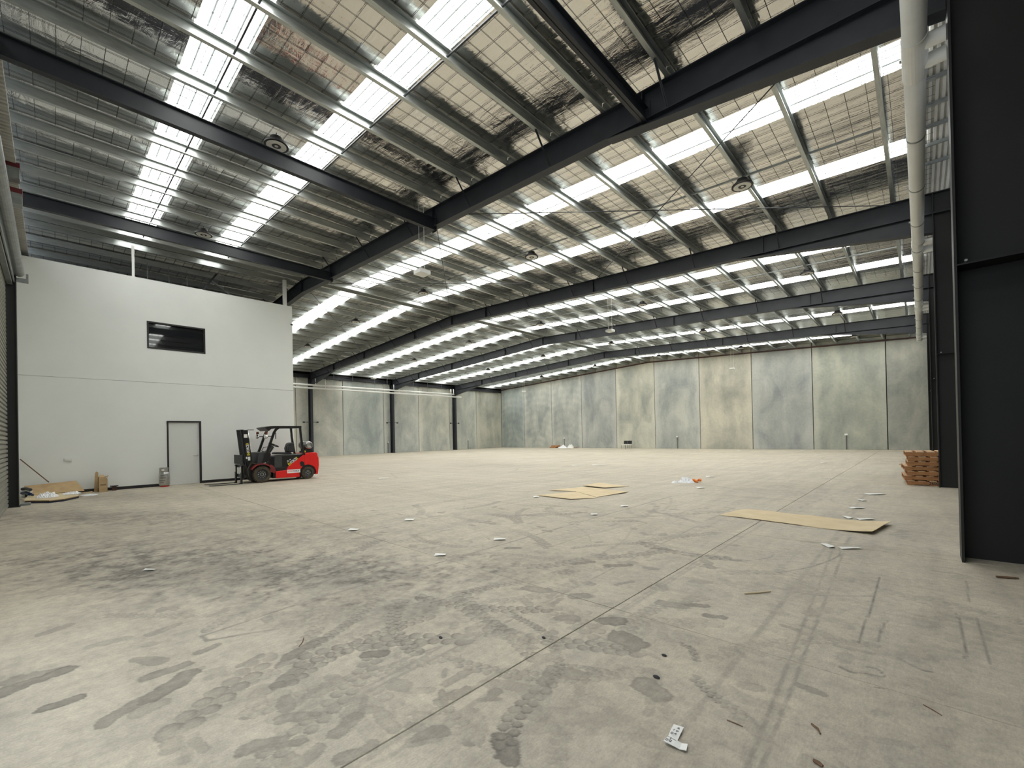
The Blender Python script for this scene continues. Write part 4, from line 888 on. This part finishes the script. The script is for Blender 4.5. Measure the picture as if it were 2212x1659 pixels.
def crumple(name, c, sx, sy, sz, seed, m, lab, cat, n=22, group=None, drape=1.6):
    rg = np.random.default_rng(seed); mb = MB(); G_ = rg.random((n, n)); G2 = rg.random((n//3+2, n//3+2)); vs = []
    for i in range(n):
        for j in range(n):
            u, v = i/(n-1)*2-1, j/(n-1)*2-1; r_ = math.hypot(u, v); e = max(0, 1-r_**drape)
            big = G2[int(i/3), int(j/3)]*.6+.4*G2[int(i/3)+1, int(j/3)]
            sc = min(1, 1/max(r_, 1e-6)) if r_ > 1 else 1
            vs.append((c[0]+u*sc*sx*(1+.12*(G_[i, j]-.5)), c[1]+v*sc*sy*(1+.12*(G_[j, i]-.5)), c[2]+.004+sz*e*(.25+.75*big)*(.75+.5*G_[i, j])))
    mb.add(vs, [(i*n+j, (i+1)*n+j, (i+1)*n+j+1, i*n+j+1) for i in range(n-1) for j in range(n-1)])
    mb.add([(x_, y_, c[2]) for x_, y_, z_ in vs], [(i*n+j, i*n+j+1, (i+1)*n+j+1, (i+1)*n+j) for i in range(n-1) for j in range(n-1)])
    return tag(mb.build(name, m), lab, cat, group)
crumple('plastic_film', (-17.25, -.14, .08), .30, .22, .15, 3, M['plastic'], 'crumpled heap of white plastic film on the flat boards', 'film', 26, None, 3.5)
crumple('film_strip', (-17.72, .33, .082), .30, .20, .07, 4, M['plastic'], 'low trail of white film at the foot of the leaning cardboard', 'film', 22, None, 3)
crumple('clear_film', (-17.75, .68, 0), .32, .20, .035, 5, M['plastic'], 'thin film lying on the floor right of the boards', 'film')
t = thing('rubbish_bundle', (-17.6, -.52, .08), 'dark blue and grey bundle of wrapping beside the shutter post', 'bundle')
for i, (a, b, z, r_, m_) in enumerate(((-.62, -.47, .14, .045, 'blue'), (-.60, -.44, .20, .03, 'paper'), (-.62, -.46, .26, .04, 'dgrey'), (-.56, -.42, .115, .03, 'blue'))):
    MB().tube([(-18.15+.05*i, a, z+.03), (-17.95, (a+b)/2, z+.045), (-17.75+.03*i, b, z+.02)], r_, 8).build('roll', M[m_], t)
t = tag(MB().box((-16.42, -.59, 0), (-16.2, -.42, .055)).build('grey_block', M['galv_d'], None, .006), 'small grey slab on the floor at the foot of the shutter post', 'block')

# ================================================================== PALLETS
def pallet(loc, rz, lab, seed):
    rg = random.Random(seed)
    t = thing('pallet', loc, lab, 'pallet', 'stacked wooden pallets'); x, y, z = loc
    L = 1.165; H_ = .122; n = 6; bw = .135
    for k, yy in enumerate((0, L/2-.022, L-.045)):
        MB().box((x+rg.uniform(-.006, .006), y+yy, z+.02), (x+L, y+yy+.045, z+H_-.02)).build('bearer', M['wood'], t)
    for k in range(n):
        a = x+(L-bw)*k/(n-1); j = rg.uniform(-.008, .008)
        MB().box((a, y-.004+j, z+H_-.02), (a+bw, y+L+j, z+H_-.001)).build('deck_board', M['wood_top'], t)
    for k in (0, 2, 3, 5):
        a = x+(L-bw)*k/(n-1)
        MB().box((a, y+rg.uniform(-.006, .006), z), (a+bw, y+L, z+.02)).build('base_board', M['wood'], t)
    t.rotation_euler = (0, 0, rz)
    return t
pos = ['lowest wooden pallet of the stack, with black number on its front', 'second wooden pallet from the bottom of the stack', 'third wooden pallet from the bottom of the stack', 'fourth wooden pallet, in the middle of the stack', 'third wooden pallet from the top of the stack', 'second wooden pallet from the top of the stack', 'topmost wooden pallet of the stack by the right column']
for k in range(7):
    off = [(0, 0), (-.05, .03), (.0, .02), (-.04, .03), (.01, .02), (.02, .0), (-.02, .02)][k]; a = R([3.0, 4.5, 3.5, 5, 3, 2.6, 3.4][k])
    p = pallet((-.28+off[0], 15.12+off[1], k*.123), a, pos[k], k)
    if k == 0:
        mb, w_ = text_mb('2600', .10, (0,0,0), (1,0,0), (0,0,1), .0, .9, .002)
        mb.v = [(a_+.40-.28, b_+15.117, c_+.028) for a_, b_, c_ in mb.v]; mb.build('painted_number', M['ink'], p)
mb = MB(); mb.bar((-.44, 15.6, .50), (-.37, 15.3, .50), .02, .012); tag(mb.build('wood_splinter', M['wood']), 'dark wooden splinter sticking out of the left side of the pallet stack', 'splinter')

# ================================================================== SHEETS, LITTER, CHAIRS
def wavy_sheet(name, outline, th, m, lab, cat, group=None, lift=()):
    """flat cardboard with slightly curled corners: outline in metres, lift = {corner index: height}"""
    pts = [(x, y, th+.002+dict(lift).get(i, 0)) for i, (x, y) in enumerate(outline)]
    return sheet(name, pts, th, m, lab, cat, group)
rs = thing('cardboard_sheet', (-1.5, 8.4, 0), 'long pale cardboard sheet on the floor at right, right end curled up', 'cardboard')
mb = MB(); A0, A1, B0, B1 = Vector((-2.64, 8.10, 0)), Vector((-2.46, 9.02, 0)), Vector((-.52, 7.84, 0)), Vector((-.36, 8.83, 0)); n = 16; m2 = 5
vs = []
for i in range(n+1):
    for j in range(m2+1):
        u, v = i/n, j/m2; p = (A0*(1-u)+B0*u)*(1-v)+(A1*(1-u)+B1*u)*v
        z = .006+.045*max(0, (u-.80)/.2)**2+.012*max(0, math.sin(u*6.3))*(1-v)*(u > .25)+.01*math.sin(u*9+v*3)**2
        vs.append((p.x+.008*math.sin(v*20+u*3)*(u < .02), p.y+.006*math.sin(u*40)*(v > .9), z))
N_ = len(vs); idx = lambda i, j: i*(m2+1)+j
fs = [(idx(i, j), idx(i+1, j), idx(i+1, j+1), idx(i, j+1)) for i in range(n) for j in range(m2)]
mb.add(vs+[(a, b, c-.005) for a, b, c in vs], fs+[tuple(N_+q for q in f[::-1]) for f in fs])
bd = [idx(i, 0) for i in range(n+1)]+[idx(n, j) for j in range(1, m2+1)]+[idx(i, m2) for i in range(n-1, -1, -1)]+[idx(0, j) for j in range(m2-1, 0, -1)]
mb.f += [(bd[k], N_+bd[k], N_+bd[(k+1) % len(bd)], bd[(k+1) % len(bd)]) for k in range(len(bd))]; mb.m += [0]*len(bd)
mb.build('sheet', M['card_l'], rs)
cg = 'flattened cartons in the middle of the floor'
wavy_sheet('cardboard_sheet', [(-6.86, 8.12), (-5.82, 8.05), (-5.48, 8.60), (-6.50, 9.25)], .006, M['card_l'], 'pale flattened carton, the nearest of three lying mid floor', 'cardboard', cg, {1: .015, 0: .01})
wavy_sheet('cardboard_sheet', [(-7.20, 8.95), (-6.55, 9.28), (-5.55, 8.70), (-5.35, 9.85), (-6.9, 10.2)], .006, M['card_l'], 'pale flattened carton, the middle and largest of three lying mid floor', 'cardboard', cg, {0: .02, 3: .02})
wavy_sheet('cardboard_sheet', [(-7.0, 10.28), (-6.27, 10.22), (-5.95, 11.0), (-7.10, 11.3)], .006, M['card_l'], 'pale flattened carton, the farthest of three lying mid floor', 'cardboard', cg, {0: .03, 1: .02})
t = thing('plastic_bag', (-5.0, 12.8, 0), 'crumpled white plastic wrapping with an orange end on the floor', 'wrapping')
w_ = crumple('film', (-5.05, 12.75, 0), .24, .20, .22, 8, M['plastic'], None, None); w_.parent = t; w_.location = Vector((0,0,0))-Vector(t.location)
w_ = crumple('film_tail', (-5.27, 12.48, 0), .10, .10, .10, 9, M['plastic'], None, None, 12); w_.parent = t; w_.location = Vector((0,0,0))-Vector(t.location)
MB().tube([(-4.82+.10*math.cos(a), 12.97+.10*math.sin(a), .05+.035*math.sin(a*2)) for a in [k*.6 for k in range(10)]], .03, 8).build('orange_loop', M['orange'], t)
# L of two white paper strips near the viewer
t = thing('paper_strip', (-.88, 2.06, 0), 'white L shaped paper label with pen scribbles on the near floor', 'paper')
def strip(pts, z0):
    mb = MB(); n = len(pts)//2; vs = []
    for i in range(n):
        zz = z0+.004*math.sin(i*1.9)+(.006 if i in (0, n-1) else 0)
        for (x, y) in (pts[i], pts[2*n-1-i]): vs.append((x, y, zz))
    fs = [(2*i, 2*i+2, 2*i+3, 2*i+1) for i in range(n-1)]
    m_ = len(vs); mb.add(vs+[(a, b, c-.0012) for a, b, c in vs], fs+[tuple(m_+q for q in f[::-1]) for f in fs]+[(2*i, m_+2*i, m_+2*i+2, 2*i+2) for i in range(n-1)]+[(2*i+1, 2*i+3, m_+2*i+3, m_+2*i+1) for i in range(n-1)])
    return mb
strip([(-.943, 2.149), (-.938, 2.10), (-.932, 2.055), (-.926, 1.997), (-.878, 2.000), (-.884, 2.046), (-.889, 2.10), (-.895, 2.159)], .008).build('long_arm', M['paper'], t)
strip([(-.93, 1.998), (-.885, 1.999), (-.855, 2.004), (-.824, 2.008), (-.836, 2.056), (-.862, 2.051), (-.885, 2.047), (-.926, 2.044)], .0095).build('short_arm', M['paper'], t)
mb = MB()
def stroke(p, q): mb.bar(p, q, .0022, .0008)
def glyph(cx_, cy_, s, segs):
    e1, e2 = Vector((.12, 1, 0)).normalized()*s, Vector((1, -.12, 0)).normalized()*s*-1
    for a, b, c, d in segs: stroke(Vector((cx_, cy_, .0155))+e1*a+e2*b, Vector((cx_, cy_, .0155))+e1*c+e2*d)
ONE = [(0, .5, 1, .5)]; ZERO = [(0, .2, 1, .2), (1, .2, 1, .8), (1, .8, 0, .8), (0, .8, 0, .2)]; FOUR = [(1, .2, .4, .2), (.4, .2, .4, .9), (1, .7, 0, .7)]; A_ = [(0, .1, 1, .5), (1, .5, 0, .9), (.4, .3, .4, .7)]
for (cx_, cy_, g_) in ((-.905, 2.125, A_), (-.902, 2.10, FOUR), (-.918, 2.10, ONE), (-.90, 2.075, A_), (-.916, 2.07, ZERO), (-.905, 2.03, ONE), (-.90, 2.012, ZERO), (-.915, 2.01, ZERO)): glyph(cx_, cy_, .013, g_)
mb.bar((-.926, 2.042, .0155), (-.885, 2.038, .0155), .0015, .0008)
mb.build('pen_marks', M['ink'], t)
def twig(p, q, r_, lab, bend=.01, cat='stick', m_='stick'):
    p, q = Vector((*p, r_)), Vector((*q, r_)); m__ = (p+q)/2+Vector((bend, bend*.4, 0))
    return tag(MB().tube([p, m__, q], [r_*.8, r_, r_*.6], 6).build('stick', M[m_]), lab, cat, 'sticks on the near floor')
twig((-1.203, 4.318), (-1.038, 4.533), .008, 'pale brown stick on the near floor, in front of the right cardboard sheet', .008, 'stick', 'card_l')
twig((.509, 6.343), (.66, 6.40), .012, 'brown stick at the foot of the near black column', .004)
twig((-.76, 2.377), (-.683, 2.375), .003, 'thin reddish stick right of the L shaped paper', .003)
twig((-.432, 2.621), (-.388, 2.565), .006, 'curved brown bark strip on the near floor at right', .008)
twig((-.381, 2.333), (-.344, 2.318), .009, 'short dark bark chip at the bottom right of the photo', .004)
twig((-3.42, 1.28), (-3.30, 1.20), .0035, 'short twig on the floor at the lower left', .01)
twig((-.02, 3.2), (.05, 3.14), .003, 'thin dark stick near the floor joint at far right', .003)
for i, (x, y, r_, lab) in enumerate(((-2.05, 2.46, .011, 'small dark pebble on the near floor, left of the floor joint'), (-1.205, 2.51, .014, 'small dark chip on the near floor, right of the floor joint'), (-2.63, 1.96, .012, 'small dark pebble at the lower left of the floor'), (-1.28, 2.79, .012, 'dark pebble on the near floor above the tread marks'))):
    mb = MB(); mb.lathe((x, y, 0), (.1,.05,1), [(0, r_*.7), (r_*.5, r_), (r_, r_*.5)], 8); mb.v = [(x+(a-x)*1.7, b, c) for a, b, c in mb.v]; tag(mb.build('pebble', M['ink']), lab, 'pebble', 'pebbles on the near floor')
# scraps of white paper
SCR = [(-6.77, 3.34, 0.16, 0.21, 0.66, 'white paper scrap lying on the long cross joint, left half of the floor'), (-4.44, 3.33, 0.14, 0.15, 0.68, 'white paper scrap beside the cross joint at mid floor'), (-4.43, 4.38, 0.17, 0.16, 0.67, 'V shaped white paper scrap right of the dark ring mark'), (-6.75, 4.39, 0.17, 0.25, 0.65, 'white paper scrap in the left half of the middle floor'), (-4.41, 6.82, 0.12, 0.23, 0.64, 'white paper scrap at the crossing of two far joints'), (-4.42, 7.96, 0.15, 0.23, 0.63, 'white paper scrap below the three flattened cartons'), (-0.89, 6.76, 0.09, 0.32, 0.68, 'small square white paper at right, nearer than the long cardboard'), (-0.75, 6.78, 0.24, 0.13, 0.68, 'narrow white paper strip at right, nearer than the long cardboard'), (-0.92, 9.11, 0.09, 0.32, 0.65, 'small white paper just behind the long cardboard, left of its strip'), (-0.77, 9.09, 0.25, 0.2, 0.65, 'narrow white paper strip just behind the long cardboard'), (-0.91, 10.28, 0.25, 0.25, 0.64, 'white paper strip on the right part of the floor behind the long cardboard'), (-0.92, 11.45, 0.1, 0.35, 0.62, 'small white paper spot on the far right floor'), (-0.78, 12.64, 0.37, 0.35, 0.61, 'narrow white paper strip on the far right floor below the pallets'), (-4.28, 11.72, 0.19, 0.35, 0.59, 'thin white paper strip right of the orange wrapping'), (-5.04, 14.74, 0.28, 0.35, 0.55, 'white paper strip behind the orange wrapping'), (-3.11, 23.12, 0.28, 0.35, 0.45, 'white paper scrap on the far floor at right'), (-11.71, 16.88, 0.61, 0.35, 0.47, 'crumpled white scrap on the far floor at centre, left one'), (-11.01, 17.57, 0.68, 0.35, 0.47, 'crumpled white scrap on the far floor at centre, right one'), (-14.35, 8.28, 0.37, 0.35, 0.55, 'white paper scrap on the far left floor right of the forklift'), (-34.13, 16.35, 0.58, 0.35, 0.37, 'white paper scrap by the left wall behind the forklift'), (-10.11, 31.21, 0.4, 0.35, 0.29, 'white paper scrap near the end wall, right of the second wall post'), (-9.5, 34.48, 0.66, 0.35, 0.24, 'white paper strip near the end wall below the beige panel'), (-5.79, 35.39, 0.53, 0.35, 0.24, 'white paper strip near the end wall below the blue grey panel'), (-6.61, 0.75, 0.13, 0.07, 0.69, 'pale paper strip on the left floor in the dark patch'), (-6.74, 7.92, 0.13, 0.31, 0.61, 'tiny white paper at the left tip of the flattened cartons')]
for x, y, l_, w_, a, lab in SCR:
    w_ *= .55
    if 'strip at right, nearer' in lab or 'strip just behind' in lab: x += .08
    ca, sa = math.cos(a), math.sin(a); q = [(-l_/2, -w_/2), (0, -w_/2*1.1), (l_/2, -w_/2*.8), (l_/2*.95, w_/2), (.1*l_, w_/2*1.15), (-l_/2, w_/2*.9)]
    sheet('paper_scrap', [(x+u*ca-v*sa, y+u*sa+v*ca, .008+.004*((i*3) % 4)) for i, (u, v) in enumerate(q)], .003, M['paper'], lab, 'paper', 'scraps of white paper on the floor')
# two chairs by the end wall
for i, (x, lab) in enumerate(((-20.57, 'black backed visitor chair by the end wall, left one of the pair'), (-20.14, 'black backed visitor chair by the end wall, right one of the pair'))):
    y = 37.35; t = thing('visitor_chair', (x, y, 0), lab, 'chair', 'pair of chairs by the end wall')
    MB().box((x-.21, y-.30, .33), (x+.205, y+.20, .38)).build('seat', M['white_pvc'], t, .012)
    mb = MB(); mb.prism([(y+.18, .42), (y+.22, .42), (y+.26, .74), (y+.22, .74)], 'x', x-.205, x+.205); mb.build('backrest', M['black'], t, .015)
    for sx in (-.19, .19):
        for sy in (-.28, .19): MB().tube([(x+sx, y+sy, 0), (x+sx, y+sy, .34)], .014, 6).build('leg', M['conduit'], t)
        MB().tube([(x+sx, y+.19, .34), (x+sx, y+.21, .5)], .012, 6).build('back_post', M['conduit'], t)
# rubbish heap by the end wall
crumple('film_heap', (-28.0, 37.45, 0), .55, .33, .45, 21, M['plastic'], 'heap of white plastic film by the foot of the end wall', 'film')
crumple('film_heap', (-26.98, 37.5, 0), .42, .3, .5, 22, M['paper'], 'pale heap of paper right of the white film by the end wall', 'paper')
t = thing('broken_pallet', (-29.2, 37.5, 0), 'low brown timber pieces left of the white film by the end wall', 'timber')
for i, (dx, dz) in enumerate(((-.45, 0), (-.05, .0), (-.25, .14), (.2, .14))): MB().box((-29.2+dx, 37.3, dz), (-29.2+dx+.42, 37.8, dz+.14)).build('block', M['wood'], t, .01)
tag(MB().tube([(-26.5, 37.3, .03), (-26.0, 37.45, .03)], .03, 6).build('timber_offcut', M['wood']), 'thin brown offcut at the right end of the rubbish by the end wall', 'timber')
